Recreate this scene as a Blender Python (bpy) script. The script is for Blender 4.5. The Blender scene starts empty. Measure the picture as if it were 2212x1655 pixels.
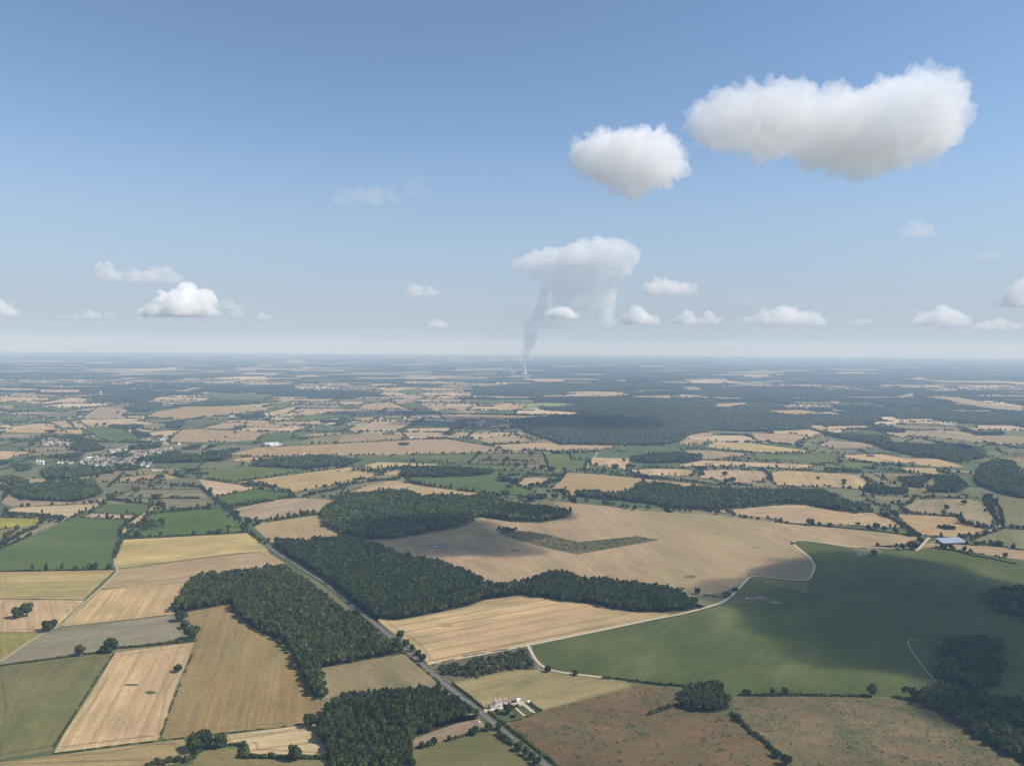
import bpy, bmesh, math, random, numpy as np
from mathutils import Vector, Matrix, noise

random.seed(11)
rng = np.random.default_rng(11)
R = math.radians
SC = bpy.context.scene
COL = SC.collection

# ------------------------------------------------------------------ camera
# The survey below was read off the photograph and turned into ground positions with this camera.
CAM_H = 450.0
FPX, CX, CY = 1660.0, 1106.0, 827.5          # focal length and centre in 2212-px-wide units
PITCH, ROLL = math.atan(77.5 / 1660.0), R(0.39)
fwd = Vector((0, math.cos(PITCH), -math.sin(PITCH)))
r0 = Vector((1, 0, 0))
u0 = r0.cross(fwd)
right = r0 * math.cos(ROLL) + u0 * math.sin(ROLL)
up = -r0 * math.sin(ROLL) + u0 * math.cos(ROLL)
cam_d = bpy.data.cameras.new("camera")
cam = bpy.data.objects.new("camera", cam_d)
COL.objects.link(cam)
m = Matrix((right, up, -fwd)).transposed().to_4x4()
m.translation = Vector((0, 0, CAM_H))
cam.matrix_world = m
cam_d.sensor_width = 36.0
cam_d.lens = 36.0 * FPX / 2212.0
cam_d.clip_start = 1.0
cam_d.clip_end = 250000.0
SC.camera = cam

S1 = 0.6103 * 0.54861
ORG = {1: (0, 1350, 0.6103), 2: (1340, 1350, 0.6103), 3: (2680, 1350, 0.6112), 4: (0, 2150, 0.6103),
       5: (1340, 2150, 0.6103), 6: (2680, 2150, 0.6112), 7: (1880, 2700, 0.13562), 0: (0, 0, 1 / 0.54861)}


def disp(c, x, y):
    ox, oy, s = ORG[c]
    return (ox + x * s) * 0.54861, (oy + y * s) * 0.54861


def at(c, x, y, z=0.0):
    """Survey sheet c, sheet coordinates -> point at height z."""
    dx, dy = disp(c, x, y)
    d = fwd * FPX + right * (dx - CX) - up * (dy - CY)
    t = (z - CAM_H) / d.z
    return np.array((d.x * t, d.y * t, z))


def pts(s, z=0.0):
    """'4 x,y x,y | 5 x,y' -> list of ground points"""
    out = []
    for seg in s.split('|'):
        t = seg.split()
        c = int(t[0])
        for q in t[1:]:
            x, y = q.split(',')
            out.append(at(c, float(x), float(y), z))
    return out


# ------------------------------------------------------------------ helpers
def tag(o, label=None, cat=None, group=None, kind=None):
    for k, v in (('label', label), ('category', cat), ('group', group), ('kind', kind)):
        if v:
            o[k] = v
    return o


def link(name, me, mat=None, parent=None):
    o = bpy.data.objects.new(name, me)
    COL.objects.link(o)
    if mat is not None and me is not None:
        me.materials.append(mat)
    if parent is not None:
        o.parent = parent
    return o


def empty(name, loc, rz=0.0):
    o = bpy.data.objects.new(name, None)
    o.empty_display_size = 1
    COL.objects.link(o)
    o.location = loc
    o.rotation_euler = (0, 0, rz)
    return o


def copy_tree(o, parent=None):
    c = o.copy()
    COL.objects.link(c)
    if parent is not None:
        c.parent = parent
    for ch in list(o.children):
        copy_tree(ch, c)
    return c


def quad_mesh(name, V, F, tint=None, smooth=False):
    me = bpy.data.meshes.new(name)
    V = np.ascontiguousarray(V, dtype=np.float32)
    F = np.ascontiguousarray(F, dtype=np.int32)
    n, k = F.shape
    me.vertices.add(len(V))
    me.vertices.foreach_set('co', V.ravel())
    me.loops.add(n * k)
    me.loops.foreach_set('vertex_index', F.ravel())
    me.polygons.add(n)
    me.polygons.foreach_set('loop_start', np.arange(0, n * k, k, dtype=np.int32))
    if tint is not None:
        a = me.attributes.new('tint', 'FLOAT', 'FACE')
        a.data.foreach_set('value', np.ascontiguousarray(tint, dtype=np.float32))
    me.update(calc_edges=True)
    if smooth:
        me.polygons.foreach_set('use_smooth', np.ones(n, dtype=bool))
    return me


def py_mesh(name, V, F):
    me = bpy.data.meshes.new(name)
    me.from_pydata([tuple(map(float, v)) for v in V], [], F)
    me.update()
    return me


class MB:
    """collects boxes, prisms and tubes for one mesh"""
    def __init__(self):
        self.v, self.f = [], []

    def add(self, V, F):
        b = len(self.v)
        self.v += [tuple(map(float, q)) for q in V]
        self.f += [tuple(b + i for i in q) for q in F]

    def box(self, x0, x1, y0, y1, z0, z1):
        self.add([(x0, y0, z0), (x1, y0, z0), (x1, y1, z0), (x0, y1, z0), (x0, y0, z1), (x1, y0, z1), (x1, y1, z1), (x0, y1, z1)],
                 [(3, 2, 1, 0), (4, 5, 6, 7), (0, 1, 5, 4), (1, 2, 6, 5), (2, 3, 7, 6), (3, 0, 4, 7)])

    def prism(self, prof, y0, y1):
        """profile [(x,z)] counter-clockwise, extruded along y"""
        n = len(prof)
        self.add([(x, y0, z) for x, z in prof] + [(x, y1, z) for x, z in prof],
                 [tuple(range(n)), tuple(range(2 * n - 1, n - 1, -1))] + [(i, i + n, (i + 1) % n + n, (i + 1) % n) for i in range(n)])

    def lathe(self, prof, n=20, cap=True):
        b = len(self.v)
        for r, z in prof:
            for k in range(n):
                a = 2 * math.pi * k / n
                self.v.append((r * math.cos(a), r * math.sin(a), z))
        for i in range(len(prof) - 1):
            for k in range(n):
                k2 = (k + 1) % n
                self.f.append((b + i * n + k, b + i * n + k2, b + (i + 1) * n + k2, b + (i + 1) * n + k))
        if cap:
            self.f.append(tuple(b + (len(prof) - 1) * n + k for k in range(n)))

    def tube(self, p, q, ra, rb, n=6):
        p, q = Vector(p), Vector(q)
        d = (q - p).normalized()
        a = d.orthogonal().normalized()
        c = d.cross(a)
        V = [p + (a * math.cos(2 * math.pi * k / n) + c * math.sin(2 * math.pi * k / n)) * ra for k in range(n)]
        V += [q + (a * math.cos(2 * math.pi * k / n) + c * math.sin(2 * math.pi * k / n)) * rb for k in range(n)]
        self.add(V, [(k, (k + 1) % n, n + (k + 1) % n, n + k) for k in range(n)] + [tuple(range(n, 2 * n))])

    def build(self, name, mat, parent=None):
        return link(name, py_mesh(name, self.v, self.f), mat, parent)


def inpoly(P, poly):
    """P (n,2), poly (m,2) -> bool"""
    x, y = P[:, 0], P[:, 1]
    ins = np.zeros(len(P), bool)
    j = len(poly) - 1
    for i in range(len(poly)):
        xi, yi = poly[i]
        xj, yj = poly[j]
        c = ((yi > y) != (yj > y)) & (x < (xj - xi) * (y - yi) / ((yj - yi) if yj != yi else 1e-9) + xi)
        ins ^= c
        j = i
    return ins


def resample(P, step):
    P = [np.asarray(p[:2]) for p in P]
    out = []
    for a, b in zip(P[:-1], P[1:]):
        n = max(1, int(np.linalg.norm(b - a) / step))
        out += [a + (b - a) * i / n for i in range(n)]
    out.append(P[-1])
    return np.array(out)


# ------------------------------------------------------------------ materials
def new_mat(name):
    mt = bpy.data.materials.new(name)
    mt.use_nodes = True
    nt = mt.node_tree
    nt.nodes.clear()
    return mt, nt, nt.nodes, nt.links


def N(nt, typ, **kw):
    n = nt.nodes.new(typ)
    for k, v in kw.items():
        if k.startswith('i_'):
            n.inputs[k[2:].replace('_', ' ')].default_value = v
        else:
            setattr(n, k, v)
    return n


def out_bsdf(nt, col, rough=0.9, spec=0.2, normal=None):
    b = N(nt, 'ShaderNodeBsdfPrincipled')
    b.inputs['Roughness'].default_value = rough
    b.inputs['Specular IOR Level'].default_value = spec
    if isinstance(col, tuple):
        b.inputs['Base Color'].default_value = (*col, 1)
    else:
        nt.links.new(col, b.inputs['Base Color'])
    if normal is not None:
        nt.links.new(normal, b.inputs['Normal'])
    o = N(nt, 'ShaderNodeOutputMaterial')
    nt.links.new(b.outputs[0], o.inputs['Surface'])
    return b


def mix(nt, a, b, f, mode='MIX'):
    n = N(nt, 'ShaderNodeMix', data_type='RGBA', blend_type=mode)
    for s, v in ((n.inputs[0], f), (n.inputs[6], a), (n.inputs[7], b)):
        if isinstance(v, (int, float)):
            s.default_value = v
        elif isinstance(v, tuple):
            s.default_value = (*v, 1)
        else:
            nt.links.new(v, s)
    return n.outputs[2]


def noise_f(nt, vec, scale, detail=4, lo=0.35, hi=0.65, rough=0.6):
    n = N(nt, 'ShaderNodeTexNoise')
    n.inputs['Scale'].default_value = scale
    n.inputs['Detail'].default_value = detail
    n.inputs['Roughness'].default_value = rough
    nt.links.new(vec, n.inputs['Vector'])
    mr = N(nt, 'ShaderNodeMapRange')
    mr.inputs[1].default_value, mr.inputs[2].default_value = lo, hi
    nt.links.new(n.outputs['Fac'], mr.inputs[0])
    return mr.outputs[0]


def mapped(nt, vec, scale, loc=None):
    mp = N(nt, 'ShaderNodeMapping')
    mp.inputs['Scale'].default_value = scale
    nt.links.new(vec, mp.inputs['Vector'])
    if loc is not None:
        nt.links.new(loc, mp.inputs['Location'])
    return mp.outputs[0]


def flat_mat(name, col, rough=0.8, var=0.12, scale=0.6, spec=0.3):
    mt, nt, nd, lk = new_mat(name)
    tc = N(nt, 'ShaderNodeTexCoord')
    f = noise_f(nt, tc.outputs['Object'], scale, 5, 0.3, 0.7)
    c = mix(nt, tuple(x * (1 - var) for x in col), tuple(min(1, x * (1 + var)) for x in col), f)
    out_bsdf(nt, c, rough, spec)
    return mt


def field_mat(name, ca, cb, patch=None, pamt=0.5, streak=0.7, rows=0.0, row_scale=0.05, fine=0.25, patch_scale=0.012):
    """ca / cb: two tones of the crop in streaks along the rows (object x axis); patch: weeds or bare soil in large patches"""
    mt, nt, nd, lk = new_mat(name)
    tc = N(nt, 'ShaderNodeTexCoord')
    oi = N(nt, 'ShaderNodeObjectInfo')
    sh = N(nt, 'ShaderNodeVectorMath', operation='SCALE')
    sh.inputs[0].default_value = (913, 577, 0)
    lk.new(oi.outputs['Random'], sh.inputs['Scale'])
    ad = N(nt, 'ShaderNodeVectorMath', operation='ADD')
    lk.new(tc.outputs['Object'], ad.inputs[0])
    lk.new(sh.outputs[0], ad.inputs[1])
    v = ad.outputs[0]
    vs = mapped(nt, v, (0.05 if streak > 0.5 else 0.7, 1.0, 1.0))
    f1 = noise_f(nt, vs, 0.09, 5, 0.32, 0.68, 0.7)
    c = mix(nt, ca, cb, f1)
    big = noise_f(nt, v, 0.006, 4, 0.3, 0.7)
    c = mix(nt, c, mix(nt, c, cb, 0.55), big)
    if patch:
        fp = noise_f(nt, mapped(nt, v, (0.45 if streak > 0.5 else 0.9, 1, 1)), patch_scale, 7, 0.56 - 0.12 * pamt, 0.80 - 0.12 * pamt, 0.65)
        mp_ = N(nt, 'ShaderNodeMath', operation='MULTIPLY')
        lk.new(fp, mp_.inputs[0])
        mp_.inputs[1].default_value = min(1.0, 0.5 + pamt * 0.5)
        c = mix(nt, c, patch, mp_.outputs[0])
    if rows > 0:
        fr = noise_f(nt, mapped(nt, v, (0.012, 1, 1)), row_scale * 2.2, 3, 0.36, 0.62, 0.75)
        fb = noise_f(nt, v, 0.012, 3, 0.35, 0.65)      # the rows fade in and out
        mr = N(nt, 'ShaderNodeMapRange')
        mr.inputs[3].default_value, mr.inputs[4].default_value = 1 - rows, 1 + rows * .3
        lk.new(fr, mr.inputs[0])
        g = N(nt, 'ShaderNodeCombineColor')
        for i in range(3):
            lk.new(mr.outputs[0], g.inputs[i])
        mf = N(nt, 'ShaderNodeMapRange')
        mf.inputs[3].default_value, mf.inputs[4].default_value = 0.35, 1.0
        lk.new(fb, mf.inputs[0])
        c = mix(nt, c, g.outputs[0], mf.outputs[0], 'MULTIPLY')
    tone = noise_f(nt, mapped(nt, v, (0.5, 1, 1)), 0.011, 8, 0.3, 0.7, 0.72)
    tm = N(nt, 'ShaderNodeMapRange')
    tm.inputs[3].default_value, tm.inputs[4].default_value = 0.70, 1.17
    lk.new(tone, tm.inputs[0])
    tg = N(nt, 'ShaderNodeCombineColor')
    for i in range(3):
        lk.new(tm.outputs[0], tg.inputs[i])
    c = mix(nt, c, tg.outputs[0], 1.0, 'MULTIPLY')
    ff = noise_f(nt, mapped(nt, v, (0.35 if streak > 0.5 else 0.9, 1, 1)), 0.35, 4, 0.25, 0.75, 0.7)
    mr = N(nt, 'ShaderNodeMapRange')
    mr.inputs[3].default_value, mr.inputs[4].default_value = 1 - fine, 1 + fine
    lk.new(ff, mr.inputs[0])
    mv = N(nt, 'ShaderNodeMapRange')       # each field a little lighter or darker
    mv.inputs[3].default_value, mv.inputs[4].default_value = 0.82, 1.16
    lk.new(oi.outputs['Random'], mv.inputs[0])
    mm = N(nt, 'ShaderNodeMath', operation='MULTIPLY')
    lk.new(mr.outputs[0], mm.inputs[0])
    lk.new(mv.outputs[0], mm.inputs[1])
    hsv = N(nt, 'ShaderNodeHueSaturation')
    lk.new(mm.outputs[0], hsv.inputs['Value'])
    wn = N(nt, 'ShaderNodeTexWhiteNoise', noise_dimensions='1D')
    lk.new(oi.outputs['Random'], wn.inputs['W'])
    for k_, lo_, hi_ in (('Hue', 0.493, 0.504), ('Saturation', 0.86, 1.06)):
        mh = N(nt, 'ShaderNodeMapRange')
        mh.inputs[3].default_value, mh.inputs[4].default_value = lo_, hi_
        lk.new(wn.outputs['Value'], mh.inputs[0])
        lk.new(mh.outputs[0], hsv.inputs[k_])
    lk.new(c, hsv.inputs['Color'])
    out_bsdf(nt, hsv.outputs[0], 0.95, 0.1)
    return mt


M = {}
GRN = (0.13, 0.14, 0.05)
M['straw'] = field_mat('straw', (0.30, 0.205, 0.096), (0.43, 0.300, 0.148), (0.19, 0.18, 0.07), 0.55, rows=0.14, row_scale=0.06)
M['bigstraw'] = field_mat('bigstraw', (0.30, 0.205, 0.100), (0.41, 0.285, 0.148), (0.235, 0.205, 0.085), 1.0, rows=0.10, row_scale=0.05, patch_scale=0.006)
M['stubble'] = field_mat('stubble', (0.29, 0.215, 0.093), (0.41, 0.30, 0.140), (0.20, 0.19, 0.07), 0.85, rows=0.14, row_scale=0.05)
M['striped'] = field_mat('striped', (0.31, 0.215, 0.108), (0.45, 0.32, 0.165), (0.20, 0.19, 0.075), 0.5, rows=0.30, row_scale=0.045)
M['tan'] = field_mat('tan', (0.23, 0.170, 0.095), (0.335, 0.245, 0.145), (0.15, 0.14, 0.06), 0.5, rows=0.10)
M['brown'] = field_mat('brown', (0.20, 0.132, 0.052), (0.335, 0.235, 0.104), (0.205, 0.180, 0.078), 0.8, rows=0.20, row_scale=0.09)
M['pale'] = field_mat('pale', (0.37, 0.27, 0.138), (0.49, 0.37, 0.20), (0.25, 0.22, 0.09), 0.35, rows=0.10)
M['maize'] = field_mat('maize', (0.058, 0.092, 0.015), (0.088, 0.124, 0.024), (0.115, 0.140, 0.050), 0.45, rows=0.16, row_scale=0.05, fine=0.18)
M['green'] = field_mat('green', (0.060, 0.086, 0.015), (0.096, 0.119, 0.026), (0.13, 0.135, 0.05), 0.6, rows=0.08, fine=0.22)
M['bright'] = field_mat('bright', (0.12, 0.17, 0.045), (0.17, 0.22, 0.065), (0.2, 0.2, 0.085), 0.3)
M['olive'] = field_mat('olive', (0.125, 0.115, 0.048), (0.185, 0.165, 0.072), (0.085, 0.095, 0.036), 0.6, rows=0.12)
M['meadow'] = field_mat('meadow', (0.215, 0.170, 0.075), (0.30, 0.230, 0.108), (0.155, 0.150, 0.056), 0.9, patch_scale=0.03)
M['lilac'] = field_mat('lilac', (0.215, 0.180, 0.118), (0.285, 0.232, 0.155), (0.150, 0.160, 0.070), 0.9)
M['grass'] = field_mat('grass', (0.110, 0.112, 0.040), (0.165, 0.152, 0.058), (0.215, 0.180, 0.078), 0.6)
M['sunflower'] = field_mat('sunflower', (0.22, 0.20, 0.03), (0.32, 0.27, 0.045), (0.13, 0.155, 0.036), 0.7, rows=0.2)
M['heath'] = field_mat('heath', (0.108, 0.074, 0.031), (0.210, 0.126, 0.054), (0.118, 0.108, 0.042), 1.2, streak=0.2, fine=0.3, patch_scale=0.02)
M['greenheath'] = field_mat('greenheath', (0.105, 0.078, 0.032), (0.178, 0.122, 0.054), (0.072, 0.080, 0.028), 1.15, streak=0.2, fine=0.35, patch_scale=0.028)
M['earth'] = field_mat('earth', (0.13, 0.10, 0.075), (0.18, 0.14, 0.10), None)
M['scrubfloor'] = field_mat('scrubfloor', (0.10, 0.10, 0.045), (0.19, 0.15, 0.08), (0.06, 0.08, 0.03), 0.8)
M['patchgrass'] = field_mat('patchgrass', (0.25, 0.21, 0.09), (0.33, 0.26, 0.12), (0.19, 0.18, 0.07), 0.8)
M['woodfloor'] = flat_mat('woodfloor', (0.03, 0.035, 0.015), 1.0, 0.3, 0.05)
M['garden'] = field_mat('garden', (0.06, 0.10, 0.03), (0.10, 0.13, 0.045), (0.05, 0.06, 0.03), 0.4)

# ground below and between the fields
mt, nt, nd, lk = new_mat('rough_grass')
geo = N(nt, 'ShaderNodeNewGeometry')
f1 = noise_f(nt, geo.outputs['Position'], 0.004, 8, 0.35, 0.65)
f2 = noise_f(nt, geo.outputs['Position'], 0.05, 6, 0.3, 0.7)
c = mix(nt, (0.105, 0.112, 0.045), (0.18, 0.155, 0.075), f1)
c = mix(nt, c, (0.08, 0.09, 0.035), f2)
out_bsdf(nt, c, 1.0, 0.1)
M['ground'] = mt

# patchwork of far fields: each parcel has its own crop colour
mt, nt, nd, lk = new_mat('far_parcels')
at_ = N(nt, 'ShaderNodeAttribute', attribute_name='tint')
rp = N(nt, 'ShaderNodeValToRGB')
rp.color_ramp.interpolation = 'CONSTANT'
E = rp.color_ramp.elements
E[0].position, E[0].color = 0.0, (0.045, 0.06, 0.028, 1)
E[1].position, E[1].color = 0.30, (0.07, 0.10, 0.04, 1)
for p_, c_ in ((0.40, (0.13, 0.13, 0.06)), (0.5, (0.19, 0.16, 0.085)), (0.62, (0.33, 0.25, 0.15)), (0.75, (0.44, 0.33, 0.20)), (0.90, (0.52, 0.40, 0.26))):
    e = E.new(p_)
    e.color = (*c_, 1)
lk.new(at_.outputs['Fac'], rp.inputs[0])
geo = N(nt, 'ShaderNodeNewGeometry')
f2 = noise_f(nt, geo.outputs['Position'], 0.012, 6, 0.3, 0.7)
c = mix(nt, rp.outputs[0], mix(nt, rp.outputs[0], (0.12, 0.12, 0.06), 0.3), f2)
out_bsdf(nt, c, 1.0, 0.1)
M['parcels'] = mt


def foliage(name, dark, midc, light, objrand=True):
    mt, nt, nd, lk = new_mat(name)
    a = N(nt, 'ShaderNodeAttribute', attribute_name='tint')
    f = a.outputs['Fac']
    if objrand:
        oi = N(nt, 'ShaderNodeObjectInfo')
        mr = N(nt, 'ShaderNodeMapRange')
        mr.inputs[3].default_value, mr.inputs[4].default_value = -0.2, 0.2
        lk.new(oi.outputs['Random'], mr.inputs[0])
        s = N(nt, 'ShaderNodeMath', operation='ADD')
        lk.new(f, s.inputs[0])
        lk.new(mr.outputs[0], s.inputs[1])
        f = s.outputs[0]
    rp = N(nt, 'ShaderNodeValToRGB')
    E = rp.color_ramp.elements
    E[0].position, E[0].color = 0.1, (*dark, 1)
    E[1].position, E[1].color = 0.95, (*light, 1)
    e = E.new(0.5)
    e.color = (*midc, 1)
    lk.new(f, rp.inputs[0])
    b = N(nt, 'ShaderNodeBsdfPrincipled')
    b.inputs['Roughness'].default_value = 0.65
    b.inputs['Specular IOR Level'].default_value = 0.2
    lk.new(rp.outputs[0], b.inputs['Base Color'])
    t = N(nt, 'ShaderNodeBsdfTranslucent')
    lk.new(rp.outputs[0], t.inputs['Color'])
    mx = N(nt, 'ShaderNodeMixShader')
    mx.inputs[0].default_value = 0.22
    lk.new(b.outputs[0], mx.inputs[1])
    lk.new(t.outputs[0], mx.inputs[2])
    o = N(nt, 'ShaderNodeOutputMaterial')
    lk.new(mx.outputs[0], o.inputs['Surface'])
    return mt


M['leaf'] = foliage('leaf', (0.026, 0.041, 0.009), (0.052, 0.077, 0.017), (0.108, 0.128, 0.033))
M['woodleaf'] = foliage('woodleaf', (0.030, 0.049, 0.011), (0.066, 0.092, 0.024), (0.118, 0.140, 0.042))
M['scrubleaf'] = foliage('scrubleaf', (0.055, 0.062, 0.025), (0.095, 0.105, 0.042), (0.16, 0.15, 0.07))
M['farleaf_shaded'] = foliage('farleaf_shaded', (0.016, 0.030, 0.012), (0.030, 0.050, 0.020), (0.058, 0.080, 0.032))  # woodleaf darkened for far canopies: their inner self-shadow is put into the colour
M['paleleaf'] = foliage('paleleaf', (0.05, 0.062, 0.022), (0.095, 0.110, 0.042), (0.17, 0.17, 0.075))
M['bark'] = flat_mat('bark', (0.075, 0.058, 0.042), 0.95, 0.3, 1.5)
M['asphalt'] = flat_mat('asphalt', (0.115, 0.110, 0.106), 0.9, 0.15, 0.15)
M['paint'] = flat_mat('road_paint', (0.62, 0.62, 0.6), 0.7, 0.1, 0.5)
M['verge'] = field_mat('verge', (0.075, 0.083, 0.032), (0.135, 0.125, 0.055), (0.055, 0.065, 0.022), 0.8)
M['gravel'] = flat_mat('gravel', (0.44, 0.37, 0.27), 0.95, 0.2, 0.3)
M['trackgrass'] = flat_mat('trackgrass', (0.33, 0.27, 0.15), 0.95, 0.2, 0.15)
M['render'] = flat_mat('white_render', (0.80, 0.78, 0.74), 0.85, 0.06, 0.5)
M['cream'] = flat_mat('cream_render', (0.62, 0.55, 0.45), 0.85, 0.1, 0.4)
M['stone'] = flat_mat('stone', (0.36, 0.32, 0.27), 0.9, 0.15, 0.8)
M['tiles'] = flat_mat('clay_tiles', (0.235, 0.165, 0.125), 0.85, 0.3, 0.9)
M['redtiles'] = flat_mat('red_tiles', (0.225, 0.14, 0.11), 0.85, 0.25, 0.9)
M['greytiles'] = flat_mat('brown_tiles', (0.27, 0.22, 0.17), 0.85, 0.25, 0.9)
M['slate'] = flat_mat('slate', (0.11, 0.11, 0.13), 0.6, 0.2, 0.9)
M['bluesheet'] = flat_mat('blue_grey_sheet', (0.27, 0.30, 0.39), 0.45, 0.08, 0.1, 0.5)
M['whitesheet'] = flat_mat('white_sheet', (0.72, 0.72, 0.70), 0.5, 0.06, 0.3, 0.5)
M['darkwood'] = flat_mat('dark_wood', (0.06, 0.05, 0.045), 0.8, 0.3, 1)
M['glass'] = flat_mat('dark_glass', (0.03, 0.035, 0.045), 0.15, 0.2, 1, 0.5)
M['concrete'] = flat_mat('concrete', (0.74, 0.72, 0.69), 0.9, 0.06, 0.03)
M['water'] = flat_mat('pond_water', (0.13, 0.14, 0.12), 0.3, 0.1, 0.1, 0.5)

# ------------------------------------------------------------------ fields
SEAM, ANG = [], []
FIELDS = []          # polygons on the ground (n,2)
FIELD_KIND = {'straw': 'stubble_field', 'bigstraw': 'stubble_field', 'stubble': 'stubble_field', 'striped': 'stubble_field', 'tan': 'stubble_field', 'brown': 'stubble_field',
              'pale': 'stubble_field', 'maize': 'maize_field', 'green': 'crop_field', 'bright': 'crop_field', 'olive': 'meadow', 'meadow': 'meadow',
              'lilac': 'meadow', 'grass': 'meadow', 'sunflower': 'sunflower_field', 'heath': 'heath', 'greenheath': 'heath', 'earth': 'bare_field',
              'scrubfloor': 'scrubland', 'garden': 'lawn', 'woodfloor': 'woodland_floor', 'ground': 'ground'}
zlev = [0.05]


def sheet(name, P, mat, ang=None, rag=0.0):
    """one flat piece of ground, its own x axis along its longest edge (the rows)"""
    P = [np.asarray(p[:2], float) for p in P]
    if ang is None:
        L = [(np.linalg.norm(b - a), a, b) for a, b in zip(P, P[1:] + P[:1])]
        _, a, b = max(L, key=lambda t: t[0])
        ang = math.atan2(b[1] - a[1], b[0] - a[0])
    c = np.mean(P, axis=0)
    d = max(300.0, np.linalg.norm(c))
    Q = resample(P + [P[0]], max(8.0, d * 0.012))[:-1]
    if rag:
        Q = Q + rng.normal(0, rag, Q.shape)
    co, si = math.cos(-ang), math.sin(-ang)
    L = [((x - c[0]) * co - (y - c[1]) * si, (x - c[0]) * si + (y - c[1]) * co, 0) for x, y in Q]
    area = sum(L[i][0] * L[(i + 1) % len(L)][1] - L[(i + 1) % len(L)][0] * L[i][1] for i in range(len(L)))
    if area < 0:
        L.reverse()
    zlev[0] += 0.0016
    o = link(name, py_mesh(name, L, [tuple(range(len(L)))]), mat)
    o.location = (c[0], c[1], zlev[0])
    o.rotation_euler = (0, 0, ang)
    tag(o, kind='structure')
    return o


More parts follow.
